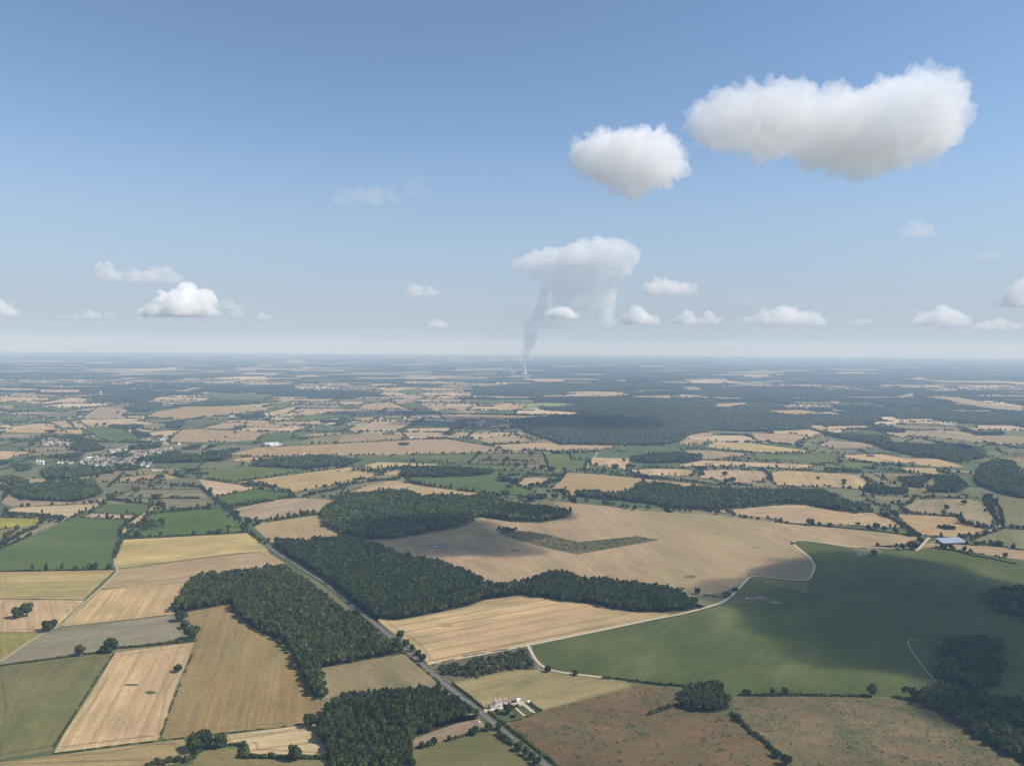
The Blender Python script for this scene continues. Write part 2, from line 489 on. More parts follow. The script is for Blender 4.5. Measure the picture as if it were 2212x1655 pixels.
F_DATA = """
tan 1 0,1030 60,960 140,1000 500,1030 720,990 640,1045 100,1065
pale 1 30,1090 100,1062 640,1036 650,1046 430,1125 320,1130 300,1105
sunflower 1 0,1127 310,1137 240,1170 120,1190 0,1205
olive 1 0,1215 110,1207 30,1260 0,1280
maize 1 0,1330 200,1245 420,1150 600,1075 690,1035 985,1040 950,1085 820,1150 775,1215 785,1265 735,1393 725,1440 745,1461 0,1476
tan 1 525,1128 590,1097 872,1112 842,1140
straw 1 990,1050 1050,1055 940,1130 800,1265 770,1255 775,1215 850,1150
olive 1 860,945 1290,945 1360,1000 1390,1050 1060,1080 1060,1050 850,1030 720,1000 820,965
maize 1 1000,1100 1420,1065 1440,1090 1580,1200 1570,1220 1380,1235 800,1255 820,1220 900,1215 1050,1190 1050,1155 910,1140
stubble 1 800,1270 1590,1228 1690,1290 1735,1343 | 4 1500,48 770,143 740,90
stubble 4 0,168 740,155 620,265 540,343 0,338
straw 4 0,345 545,350 440,450 350,530 270,555 0,555
sunflower 4 0,562 255,562 0,735
straw 4 775,150 1500,55 1715,32 1840,112 1560,160 1320,200 1200,245 700,275 660,270
striped 4 650,282 1200,240 1160,340 1110,435 1100,440 400,518 540,387 @4 900,300 810,440
lilac 4 395,532 1090,450 1110,470 1180,600 760,652 640,688 0,765 0,752 250,572
olive 4 -20,782 460,715 740,690 640,830 560,960 480,1070 400,1210 335,1320 -40,1385 @4 640,830 400,1210
straw 4 745,687 1250,622 1200,760 1130,920 1080,1090 1030,1230 1010,1250 347,1333 420,1200 580,960 660,830 @4 745,687 347,1333
brown 4 1265,615 1200,430 1490,372 1570,480 1700,560 1850,620 1900,690 1990,860 2050,960 2100,1080 2080,1145 1450,1200 1060,1245 1045,1230 1100,1050 1180,850 @4 1500,850 1420,1150
stubble 4 -60,1400 350,1350 1180,1243 1230,1330 1210,1390 900,1440 -60,1480
pale 4 1380,1232 1460,1217 2000,1150 2080,1160 2130,1300 2100,1345 1620,1340 1600,1270 1470,1285
meadow 4 1270,1345 1360,1305 1530,1300 1520,1370 2180,1380 2200,1520 850,1520 1240,1405
meadow 5 -110,790 0,765 410,700 636,882 490,915 330,920 220,940 130,950 0,960 -100,985
straw 5 235,470 380,470 640,420 830,380 930,345 1180,315 1400,345 1640,370 1760,405 1990,425 2130,440 2100,452 1220,633 800,712 580,760 550,745 470,640 330,550
scrubfloor 5 590,775 900,705 1120,660 1215,650 1255,720 1268,795 1120,805 900,845 720,872 640,830
meadow 5 733,885 910,840 1130,800 1280,800 1370,818 1660,852 1890,892 1780,930 1300,1055 1215,1005 1000,1000 930,1040
garden 5 938,1050 1215,1008 1300,1060 1170,1120 1060,1133 965,1068
heath 5 1070,1145 1310,1062 1780,937 1920,897 2120,910 2215,950 2260,1010 2290,1070 2500,1090 2540,1130 2620,1190 2730,1280 2810,1360 2900,1460 1440,1460 1300,1335
grass 5 470,1312 600,1285 750,1245 900,1190 960,1200 1020,1230 1100,1290 1150,1340 1165,1400 1190,1470 465,1470
tan 5 465,1230 600,1195 760,1140 880,1100 950,1155 830,1190 700,1240 600,1270 470,1300
olive 5 880,1100 915,1085 1010,1165 960,1180
green 6 -955,640 -400,530 25,437 280,370 330,320 390,260 450,192 800,226 830,220 868,130 830,70 740,0 712,-33 830,-33 1130,8 1280,12 1520,30 1600,10 1750,25 2000,70 2240,118 2600,160 2600,1200 1900,1000 1260,965 760,960 370,965 0,900 -280,868 -535,832 -815,795 -895,785 -930,735
olive 6 440,198 820,230 810,305 560,240
scrubfloor 6 345,318 480,310 660,350 665,372 340,360
scrubfloor 6 1110,20 1280,14 1300,45 1130,70
greenheath 6 325,968 760,968 1200,974 1460,980 1700,1080 1860,1180 1980,1280 2150,1370 2260,1470 770,1470 640,1330 540,1250 400,1130 330,1060
straw 1 1270,880 1320,880 1640,930 1620,945 1400,985 1370,980 1300,920
maize 1 1400,997 1660,940 1780,965 1870,970 1910,990 1830,1005 1560,1050 1460,1060
green 1 1130,830 1340,825 1520,800 1700,800 1990,820 1650,880 1480,900 1340,885 1270,870 1180,870
straw 1 1530,900 1660,880 2212,808 | 2 60,800 250,830 260,855 150,880 0,915 | 1 2080,935 1880,970 1780,930 1660,900
tan 1 1490,1075 1810,1005 2000,1000 2180,1020 2212,1040 2110,1060 2090,1095 1720,1145 1600,1140 1540,1110
green 1 1690,1150 2090,1092 2080,1103 1710,1160
straw 1 1640,1190 1700,1155 2080,1108 2100,1150 2212,1240 2240,1275 1790,1300 1740,1280 1660,1210
straw 1 770,870 920,855 1060,840 1160,870 1080,885 1000,880 900,895 770,900
earth 1 800,922 870,910 1040,905 960,935 800,940
straw 1 0,880 300,875 310,905 120,914 0,920
olive 1 390,882 640,850 620,875 440,897
straw 1 0,697 230,703 60,745 0,752
green 1 170,770 270,735 380,740 360,765 200,790
tan 1 120,682 430,670 440,700 200,706
straw 1 1480,722 1660,675 1860,668 2212,650 | 2 0,650 0,730 | 1 2080,735 1930,727 1830,735 1620,735
straw 1 1490,752 1600,738 2030,744 1720,748 1640,767 1500,767
striped 1 1090,640 1130,590 1180,560 1310,555 1420,565 1640,570 1700,590 1680,625 1460,640 1280,645 @1 1440,570 1410,640
straw 1 1310,553 1360,535 1500,512 1590,520 1570,540 1480,553
straw 1 1590,507 1710,502 1740,520 1860,540 1790,550 1580,545
green 1 1640,640 1720,585 1900,572 1900,600 1880,630 1800,640
green 1 950,577 1190,507 1500,492 1400,525 1280,552
green 1 545,562 560,545 690,540 790,560 900,605 890,625 760,645 690,640
tan 1 520,490 640,412 800,420 840,435 790,470 830,490 640,497
straw 1 510,507 860,502 1010,517 850,540 560,545
straw 1 940,480 1000,447 1150,422 1200,408 1720,417 1740,435 1500,460 1200,495 1050,490
straw 1 1730,450 1890,412 1920,420 1860,460 1740,480
olive 1 180,460 500,442 500,480 300,485
green 1 0,477 190,477 190,505 0,505
maize 1 170,440 340,422 470,412 480,440 300,440
straw 1 300,512 430,502 480,545 400,550
straw 1 20,575 200,542 300,532 400,560 530,562 540,585 200,580
tan 1 0,590 300,592 220,610 0,615
olive 1 80,540 60,527 280,517
straw 1 0,292 240,297 250,310 0,310
straw 1 250,302 520,302 500,325 260,322
straw 1 0,347 380,362 300,375 0,385
straw 1 170,397 300,382 460,352 570,362 540,390
straw 1 0,407 90,407 80,425 0,425
straw 1 1120,320 1270,287 1350,292 1220,320
straw 1 1530,275 1620,257 1880,257 1890,268 1600,275
straw 1 1600,237 1760,232 1760,246
straw 1 1840,217 2000,206 2090,216 1900,223
pale 1 360,236 600,236 590,245 380,244
pale 1 870,165 1190,160 1150,170
green 1 1230,352 1350,322 1600,327 1800,337 1700,365 1450,365
green 1 1740,392 1880,382 1860,410 1760,410
straw 1 1890,472 1960,442 2212,427 2212,440 1990,470
green 1 1720,507 1960,482 2212,452 2212,480 1990,510
straw 1 1720,517 2080,502 2060,525 1900,530
olive 1 1890,640 2100,602 2212,597 2212,645 1960,660
striped 1 1920,602 2000,587 2212,577 2212,590 1940,615
straw 2 0,690 0,650 380,632 560,622 700,622 840,647 980,672 1080,690 800,715 200,728 0,730
straw 2 960,662 1300,642 1400,652 1420,662 1800,667 1720,690 1500,690 1360,700 1260,690 1100,700 1000,675
green 2 100,742 430,727 870,717 870,750 830,780 400,765 130,755
pale 2 -20,832 250,770 730,787 560,795 400,800 120,825
straw 2 270,840 400,818 395,850 280,855
green 2 700,802 1000,790 1260,815 1240,830 1000,830 980,815
maize 2 420,875 860,862 1020,872 1100,900 1260,965 1240,985 1100,1010 980,980 760,950 560,925 470,905
straw 2 0,980 150,930 330,888 460,908 580,930 760,955 930,972 790,1000 560,1000 430,980 200,985
olive 2 1000,985 1120,985 1190,1000 1150,1020 1050,1015
straw 2 1140,925 1180,872 1250,867 1370,880 1330,900 1200,930
olive 2 830,780 890,720 1000,715 1300,715 1290,780 1140,790 900,785
green 2 1310,717 1480,717 1490,750 1600,765 1570,810 1480,825 1340,800
straw 2 1360,940 1420,890 1460,837 1640,845 1900,870 2250,905 2400,930 1960,900 1900,945 1780,970 1650,960 1560,975 1500,1000 1440,980 1450,940
straw 2 1600,762 1640,740 1870,747 1860,790 1840,820 1620,790
straw 2 1850,822 2000,812 2240,815 2212,862 1960,857
bigstraw 2 160,1290 330,1275 600,1230 800,1190 910,1128 1100,1155 1300,1165 1470,1130 1500,1105 1370,1030 1410,1027 1700,1052 2000,1087 2195,1100 | 3 200,1107 400,1132 680,1167 1000,1192 1300,1222 1500,1247 1550,1257 1420,1300 1200,1312 1130,1325 800,1272 720,1272 706,1290 795,1350 845,1393 | 6 862,130 828,213 800,218 480,183 440,186 375,253 265,300 50,330 0,300 | 5 2100,270 1940,245 1700,230 1520,200 1440,180 1330,195 1200,235 1010,262 900,240 800,180 600,110 400,60 330,20
scrubfloor 2 1015,1232 1050,1205 1110,1212 1230,1215 1540,1285 1920,1247 2060,1272 1530,1365 1380,1335 1250,1302
straw 2 0,380 170,380 150,395 0,400
green 2 0,407 130,402 90,425 0,428
straw 2 110,430 150,397 220,397 290,440
straw 2 230,392 330,387 440,430 300,425
green 2 360,392 480,387 570,420 470,435
tan 2 570,412 850,402 850,420 600,440
straw 2 690,450 820,437 1060,447 870,450
straw 2 90,457 280,452 390,465 320,475 90,475
straw 2 80,487 240,482 200,505 80,500
straw 2 640,475 850,464 1040,467 1400,477 1200,490 1000,500 760,505 680,495
green 2 280,482 400,477 400,495 290,495
tan 2 60,550 120,532 300,512 480,512 420,555 360,570 200,575 60,570
green 2 440,555 520,512 700,507 900,522 740,545 600,550
straw 2 700,597 900,587 1000,592 800,605
tan 2 900,622 1050,602 1250,632 1170,640 940,650
olive 2 1100,592 1200,592 1310,622 1270,630
straw 2 930,542 1040,527 1110,527 1100,545 1040,555
tan 2 0,592 200,587 400,592 440,620 240,630 0,640
green 2 270,579 345,579 345,592 275,595
bright 2 1110,397 1300,387 1530,392 1450,410 1300,415 1200,425
straw 2 950,407 1100,392 1200,402 1180,425 1080,420
green 2 830,377 1040,367 1280,362 1180,375 980,395 880,395
straw 2 890,362 1060,352 1290,347 1200,360
straw 2 1260,342 1440,337 1480,350 1330,355
straw 2 1360,317 1480,307 1780,317 1900,340 1700,345 1480,330
green 2 1200,332 1380,322 1450,335 1280,340
straw 2 1870,355 1900,342 2140,342 2130,360
green 2 1800,302 2000,287 2212,282 2212,310 1950,310
straw 2 540,262 620,247 850,252 800,262 560,268
straw 2 190,266 300,263 440,276 200,279
straw 2 200,302 420,287 520,297 380,312
straw 2 500,297 750,292 740,310 560,310
green 2 370,322 420,307 560,317 500,335
straw 2 590,286 700,279 870,286 800,292
straw 2 640,347 750,342 740,360 590,365
straw 2 350,357 400,332 560,352 480,370
straw 2 800,225 1000,215 1240,218 1000,228
straw 2 760,200 900,196 1000,204 850,208
straw 2 930,240 1200,233 1500,240 1200,247
green 2 360,440 560,445 640,455 420,470
green 2 820,300 1000,290 1060,298 900,310
tan 3 0,692 170,692 480,717 300,745 140,755 100,740
green 3 300,752 560,722 1020,712 1020,775 880,780 640,760
striped 3 0,782 150,757 640,777 860,787 850,800 740,815 560,802 0,797 @3 300,765 310,795
striped 3 120,872 140,822 280,817 540,827 560,880 500,900 300,890 @3 400,830 420,890
striped 3 580,832 700,822 1000,842 1170,862 1210,900 1190,945 1000,935 620,920 590,895 @3 700,825 770,930
straw 3 0,817 100,827 70,860 0,860
straw 3 0,907 180,922 100,940 0,950
stubble 3 160,662 230,637 460,647 740,682 870,702 820,710 520,705 200,680
straw 3 455,582 740,587 820,607 720,660 470,625
straw 3 0,660 0,622 60,620 180,632 130,655
straw 3 60,592 130,577 210,582 200,600 100,605
straw 3 835,532 920,532 910,560 840,558
straw 3 945,537 1200,535 1250,547 1060,560 940,566
green 3 1000,582 1100,567 1260,562 1320,590 1280,610 1100,615
bright 3 780,660 830,617 900,617 820,660
tan 3 880,660 960,632 1100,637 1370,667 1200,675 980,680
straw 3 1040,742 1060,717 1300,717 1440,742 1650,747 1840,802 1600,795 1400,770 1200,770
green 3 1040,767 1090,762 1200,777 1330,792 1180,800 1050,805
straw 3 1430,802 1640,807 1660,850 1450,830
straw 3 1690,817 1900,832 2030,862 1900,850 1780,840
olive 3 1300,862 1500,872 1640,867 1420,885 1320,885
olive 3 1200,892 1380,912 1480,932 1540,937 1680,912 1560,970 1440,970 1350,930 1260,910
olive 3 1160,982 1480,997 1440,1040 1350,1040 1250,1005
meadow 3 1440,1065 1540,1007 1840,1005 1950,1022 2010,1120 2000,1195 1830,1165 1800,1120 1600,1105 1400,1080
straw 3 1360,1102 1780,1122 1820,1170 1960,1200 1880,1240 1800,1265 1560,1240 1440,1150
straw 3 160,1087 420,1065 640,1045 800,1045 950,1075 1100,1100 1240,1093 1370,1140 1430,1195 1300,1190 1000,1170 700,1160 560,1130 380,1105
olive 3 1990,987 2212,1010 2400,1050 2400,1190 2212,1180 2080,1170 2080,1100 2040,1030
olive 3 1860,1277 2080,1197 2212,1202 2400,1230 2400,1350 2212,1330 2080,1310
straw 3 1540,1312 1640,1272 1830,1302 2020,1310 2212,1340 2400,1370 2400,1420 2212,1400 2100,1385 1760,1335 1620,1320
straw 3 540,453 580,437 770,432 920,449 760,460
straw 3 650,406 740,401 770,415 680,425
straw 3 215,416 240,391 440,384 420,400 290,420
straw 3 940,376 1030,379 1020,390
straw 3 940,432 990,427 1120,452 1020,450
straw 3 1300,437 1500,432 1640,437 1800,465 1600,460 1400,460
straw 3 1360,417 1560,422 1650,430 1440,430
tan 3 800,345 1000,332 1300,317 1500,327 1510,355 1200,360 850,350
tan 3 1520,342 1800,352 2000,392 2212,412 2212,450 1960,425 1700,370
stubble 3 0,287 100,282 160,310 60,310
straw 3 0,332 180,342 190,360 0,350
straw 3 200,352 400,352 440,362 230,365
straw 3 0,372 230,370 210,380 0,380
straw 3 1420,271 1560,269 1700,281 1660,288
olive 3 1330,612 1500,622 1440,640
meadow 3 1450,562 1800,592 2212,602 2212,650 1900,640 1500,600
olive 3 1380,517 1900,522 1910,550 1700,540 1450,530
meadow 3 1980,742 2212,737 2212,830 2180,800 2120,755
olive 3 2030,682 2212,682 2212,710 2080,715
olive 3 1480,652 1640,642 1660,660
olive 3 1790,647 1990,652 1900,690 1960,700
"""
for ln in F_DATA.strip().splitlines():
    ln, _, rd = ln.partition('@')
    k, s = ln.split(' ', 1)
    P = pts(s)
    ang = None
    if rd:
        a, b = pts(rd)
        ang = math.atan2(b[1] - a[1], b[0] - a[0])
    FIELDS.append((k, np.array([p[:2] for p in P])))
    SEAM.append([float(q.split(',')[0]) <= 2 or float(q.split(',')[0]) >= 2195 for q in s.replace('|', ' ').split() if ',' in q])
    ANG.append(sheet(FIELD_KIND[k], P, M[k], ang).rotation_euler.z)
FARR = [p for _, p in FIELDS]
M['soiltrack'] = flat_mat('wheel_rut', (0.275, 0.195, 0.098), 1.0, 0.2, 0.05)
M['croptrack'] = flat_mat('crop_wheel_rut', (0.082, 0.102, 0.038), 1.0, 0.2, 0.05)


def wheel_tracks(k, poly, ang, step):
    """pairs of wheel ruts along the rows and one turn round the headland"""
    mb = MB()
    c = poly.mean(0)
    u, n_ = np.array((math.cos(ang), math.sin(ang))), np.array((-math.sin(ang), math.cos(ang)))
    rel = poly - c
    a0, a1 = (rel @ u).min(), (rel @ u).max()
    b0, b1 = (rel @ n_).min(), (rel @ n_).max()
    z = zlev[0] + .002
    runs = []
    for b in np.arange(b0 + step * random.uniform(.3, .9), b1, step):
        a = np.arange(a0, a1, 7.0)
        P = c + a[:, None] * u + (b + 1.2 * np.sin(a / 90 + b))[:, None] * n_
        runs.append((P, inpoly(P, poly)))
    L = resample(list(poly) + [poly[0]], 7.0)
    P = c + (L - c) * (1 - 13.0 / (np.linalg.norm(L - c, axis=1)[:, None] + 13))
    runs.append((P, inpoly(P, poly)))
    for P, ok in runs:
        for i in range(len(P) - 1):
            if ok[i] and ok[i + 1]:
                d = P[i + 1] - P[i]
                d = d / (np.linalg.norm(d) + 1e-9)
                w = np.array((-d[1], d[0]))
                for s_ in (-0.95, 0.95):
                    q0, q1 = P[i] + w * s_, P[i + 1] + w * s_
                    mb.add([(*(q0 - w * .24), z), (*(q1 - w * .24), z), (*(q1 + w * .24), z), (*(q0 + w * .24), z)], [(0, 1, 2, 3)])
    if mb.f:
        tag(mb.build('wheel_track', M['croptrack' if k in ('maize', 'green', 'olive') else 'soiltrack']), kind='structure')


for (k, poly), ang in zip(FIELDS, ANG):
    if np.linalg.norm(poly.mean(0)) < 1750 and k in ('straw', 'stubble', 'bigstraw', 'pale', 'tan', 'striped', 'maize', 'green', 'olive', 'brown'):
        wheel_tracks(k, poly, ang, random.uniform(24, 34))
zlev[0] += .004
# crop patches inside the fields: weed patches and ponds
def ellipse(c, x, y, w, h):
    ph = random.uniform(0, 9)
    return [at(c, x + w / 2 * math.cos(a) * (1 + .12 * math.sin(2 * a + ph) + .08 * math.sin(5 * a + 2 * ph)), y + h / 2 * math.sin(a) * (1 + .12 * math.sin(3 * a + ph))) for a in np.linspace(0, 2 * math.pi, 26, endpoint=False)]
for c, x, y, w, h in ((4, 850, 895, 95, 14), (4, 970, 945, 66, 20), (6, 60, 198, 85, 20), (3, 487, 1318, 55, 9), (3, 230, 1228, 60, 7), (2, 1130, 1340, 80, 18), (1, 1735, 680, 40, 3),
                      (1, 1860, 665, 40, 3), (1, 1945, 663, 40, 3), (1, 2105, 680, 45, 3), (1, 1790, 713, 45, 3), (5, 680, 507, 100, 26)):
    sheet('weed_patch', ellipse(c, x, y, w, h), M['patchgrass' if c == 5 else 'green' if c in (4, 6) else 'olive'], rag=0.5)
sheet('pond_bank', ellipse(2, 612, 1315, 66, 26), M['olive'], rag=0.5)
sheet('pond', ellipse(2, 610, 1315, 44, 15), M['water'])


def ribbon(name, P, w, mat, off=0.0, smooth=True):
    P = resample(P, 12.0)
    if smooth and len(P) > 4:
        for _ in range(3):
            P[1:-1] = 0.25 * P[:-2] + 0.5 * P[1:-1] + 0.25 * P[2:]
    T = np.gradient(P, axis=0)
    T /= np.linalg.norm(T, axis=1)[:, None] + 1e-9
    Nn = np.stack([-T[:, 1], T[:, 0]], 1)
    A, B = P + Nn * (off + w / 2), P + Nn * (off - w / 2)
    zlev[0] += 0.004
    V = [(a[0], a[1], zlev[0]) for a in A] + [(b[0], b[1], zlev[0]) for b in B]
    n = len(P)
    o = link(name, py_mesh(name, V, [(i + n, i + n + 1, i + 1, i) for i in range(n - 1)]), mat)
    return tag(o, kind='structure'), P, Nn


TRACKS = (('gravel_track', 4.5, 'gravel', "5 1212,643 1240,700 1275,760 1300,795 1370,808 1500,826 1640,841 1760,855"),
          ('gravel_track', 5.0, 'gravel', "5 560,763 700,738 1000,682 1220,638 1700,540 2000,475 2200,439 | 6 150,400 280,360 335,315 390,255 450,190 480,188 640,210 800,226 830,220 868,130 830,70 740,0 706,-32 735,-42 830,-33 1130,6 1280,10 1500,24"),
          ('gravel_track', 5.5, 'gravel', "3 1600,1255 1560,1300 1520,1340"),
          ('gravel_track', 5.0, 'trackgrass', "3 1840,1290 1880,1252 1980,1215 2060,1185 2062,1130 2040,1060 1990,1000 1965,985"),
          ('grass_track', 2.5, 'trackgrass', "5 1540,60 1600,100 1690,195"),
          ('grass_track', 5.0, 'trackgrass', "4 740,70 745,130 770,155 660,265 560,352 390,522 270,562 0,745"),
          ('gravel_track', 2.2, 'trackgrass', "6 1560,603 1450,595 1470,650 1570,790 1640,870"),
          ('grass_track', 5.0, 'trackgrass', "1 980,1045 880,1140 780,1230 800,1262"),
          ('lane', 4.5, 'trackgrass', "1 700,1030 430,1130 150,1243 0,1318"),
          ('lane', 6.0, 'asphalt', "1 480,450 500,520 560,590 640,650 760,700"),
          ('lane', 5.0, 'trackgrass', "1 700,940 800,830 870,780"),
          ('lane', 5.0, 'trackgrass', "2 1590,830 1605,770 1640,735 1660,715"),
          ('gravel_track', 3.0, 'trackgrass', "6 110,300 200,312 300,330"))
for nm, w, mk, s in TRACKS:
    ribbon(nm, pts(s), w, M[mk])
ROADP = pts("1 1180,820 1265,880 1330,960 1400,1040 1480,1110 1580,1190 1750,1330 | 5 -96,240 150,440 415,660 640,862 900,1070 1010,1160 1150,1272 1350,1432 1500,1552")
ribbon('verge', ROADP, 12.5, M['verge'])
road, RP, RN = ribbon('road', ROADP, 5.4, M['asphalt'])
mk = MB()
zlev[0] += 0.004
for i in range(3, len(RP) - 1):
    d = RP[i + 1] - RP[i]
    L = np.linalg.norm(d)
    d /= L
    n_ = np.array((-d[1], d[0]))
    for off, a, b, w in ((0.0, 0.0, 4.5, 0.10), (2.5, 0, L, 0.06), (-2.5, 0, L, 0.06)):
        q0, q1 = RP[i] + d * a + n_ * off, RP[i] + d * b + n_ * off
        mk.add([(*(q0 - n_ * w), zlev[0]), (*(q1 - n_ * w), zlev[0]), (*(q1 + n_ * w), zlev[0]), (*(q0 + n_ * w), zlev[0])], [(0, 1, 2, 3)])
tag(mk.build('road_marking', M['paint']), kind='structure')

# ------------------------------------------------------------------ ground to the horizon
gm = MB()
nseg = 96
gm.add([(0, 0, 0)] + [(42000 * math.cos(2 * math.pi * k / nseg), 42000 * math.sin(2 * math.pi * k / nseg), 0) for k in range(nseg)],
       [(0, 1 + k, 1 + (k + 1) % nseg) for k in range(nseg)])
g = gm.build('ground', M['ground'])
g.location.z = -0.6
tag(g, kind='structure')

# ------------------------------------------------------------------ crowns
def quadsphere():
    V, F, key = [], [], {}
    for ax in range(3):
        for sg in (-1, 1):
            for i in range(2):
                for j in range(2):
                    q = []
                    for di, dj in ((0, 0), (1, 0), (1, 1), (0, 1)):
                        p = [0, 0, 0]
                        p[ax] = sg
                        p[(ax + 1) % 3] = (i + di - 1)
                        p[(ax + 2) % 3] = (j + dj - 1)
                        kk = tuple(p)
                        if kk not in key:
                            key[kk] = len(V)
                            v = np.array(p, float)
                            V.append(v / np.linalg.norm(v))
                        q.append(key[kk])
                    F.append(q if sg > 0 else q[::-1])
    return np.array(V), np.array(F)


QV, QF = quadsphere()


def leaf_quads(C, Nn, size):
    """quads at C facing roughly Nn"""
    n = len(C)
    up_ = rng.normal(size=(n, 3))
    t = np.cross(Nn, up_)
    t /= np.linalg.norm(t, axis=1)[:, None] + 1e-9
    b = np.cross(Nn, t)
    s = size[:, None]
    asp = rng.uniform(0.6, 1.3, n)[:, None]
    bend = Nn * s * rng.uniform(-0.25, 0.25, n)[:, None]
    V = np.stack([C - t * s - b * s * asp, C + t * s - b * s * asp + bend, C + t * s + b * s * asp, C - t * s + b * s * asp - bend], 1).reshape(-1, 3)
    F = np.arange(4 * n).reshape(n, 4)
    return V, F


def crown(n_lumps, n_leaf, leaf, flat=0.42, top=1.0, core=True, spread=0.66, lump_r=0.40):
    """unit crown: radius about 1, z 0..1"""
    Vs, Fs, Ts, b = [], [], [], 0
    k = 0
    while k < n_lumps:
        d = rng.normal(size=3)
        d /= np.linalg.norm(d)
        if d[2] < -0.8:
            continue
        rr = rng.uniform(0.75, 1.05)
        lean = rng.normal(0, 0.06, 2)
        c = np.array((d[0] * spread * rr + lean[0], d[1] * spread * rr + lean[1], 0.45 + d[2] * 0.33 * rr * top))
        if k == 0:
            c = np.array((0, 0, 0.5))
        lr = lump_r * rng.uniform(0.7, 1.2) * (1.35 if k == 0 else 1)
        sc = np.array((lr, lr, lr * 0.5))
        tn = rng.uniform(0.25, 0.7)
        if core:
            V = QV * rng.uniform(0.78, 1.02, (len(QV), 1)) * sc * 0.92 + c
            Vs.append(V)
            Fs.append(QF + b)
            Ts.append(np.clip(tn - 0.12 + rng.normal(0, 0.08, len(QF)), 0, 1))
            b += len(V)
        if n_leaf:
            dd = rng.normal(size=(n_leaf, 3))
            dd /= np.linalg.norm(dd, axis=1)[:, None]
            dd[:, 2] = np.where(dd[:, 2] < -0.3, -dd[:, 2], dd[:, 2])
            C = c + dd * sc * rng.uniform(0.85, 1.18, (n_leaf, 1))
            Nn = dd + rng.normal(0, 0.45, dd.shape)
            Nn /= np.linalg.norm(Nn, axis=1)[:, None]
            V, F = leaf_quads(C, Nn, leaf * rng.uniform(0.6, 1.3, n_leaf))
            V[:, 2] = c[2] + (V[:, 2] - c[2]) * 0.75
            Vs.append(V)
            Fs.append(F + b)
            Ts.append(np.clip(tn + rng.normal(0, 0.085, n_leaf), 0, 1))
            b += len(V)
        k += 1
    V = np.concatenate(Vs)
    V[:, 2] = np.maximum(V[:, 2], 0.0)
    return V, np.concatenate(Fs), np.concatenate(Ts)


HI = [crown(17, 44, 0.125) for _ in range(6)]
HI[3] = crown(13, 50, 0.12, spread=0.55, lump_r=0.36)
WOODHI = [crown(13, 46, 0.14, lump_r=0.40) for _ in range(4)]
MID = [crown(8, 13, 0.22) for _ in range(6)]
LOW = [crown(4, 7, 0.34, spread=0.5, lump_r=0.55) for _ in range(5)]


def dome():
    V = QV * rng.uniform(0.75, 1.1, (len(QV), 1))
    V = V * np.array((1, 1, 0.5)) + np.array((0, 0, 0.5))
    t = rng.uniform(0.3, 0.7) + rng.normal(0, 0.1, len(QF))
    keep = QV[QF].mean(1)[:, 2] > -0.7
    return V, QF[keep], np.clip(t, 0, 1)[keep]


DOME = [dome() for _ in range(6)]


def merge(variants, T):
    """T rows: x, y, z, radius, height, yaw, tint shift -> one mesh's arrays"""
    Vs, Fs, Ts, b = [], [], [], 0
    pick = rng.integers(0, len(variants), len(T))
    for vi, (V, F, t) in enumerate(variants):
        S = T[pick == vi]
        if not len(S):
            continue
        n, k = len(S), len(V)
        co, si = np.cos(S[:, 5])[:, None], np.sin(S[:, 5])[:, None]
        X = (V[None, :, 0] * co - V[None, :, 1] * si) * S[:, 3:4] + S[:, 0:1]
        Y = (V[None, :, 0] * si + V[None, :, 1] * co) * S[:, 3:4] + S[:, 1:2]
        Z = V[None, :, 2] * S[:, 4:5] + S[:, 2:3]
        Vs.append(np.stack([X, Y, Z], 2).reshape(-1, 3))
        Fs.append((F[None] + (np.arange(n) * k)[:, None, None]).reshape(-1, 4) + b)
        Ts.append(np.clip(t[None, :] + S[:, 6:7], 0, 1).ravel())
        b += n * k
    return np.concatenate(Vs), np.concatenate(Fs), np.concatenate(Ts)


def scatter_poly(poly, step, jit=0.42):
    lo, hi = poly.min(0), poly.max(0)
    nx, ny = int((hi[0] - lo[0]) / step) + 2, int((hi[1] - lo[1]) / step) + 2
    gx, gy = np.meshgrid(np.arange(nx), np.arange(ny))
    P = np.stack([(gx + 0.5 * (gy % 2)).ravel(), gy.ravel()], 1) * step + lo
    P = P + rng.uniform(-jit, jit, P.shape) * step
    return P[inpoly(P, poly)]


def nz(x, y, s, o=0.0):
    return noise.noise(Vector((x / s, y / s, o)))


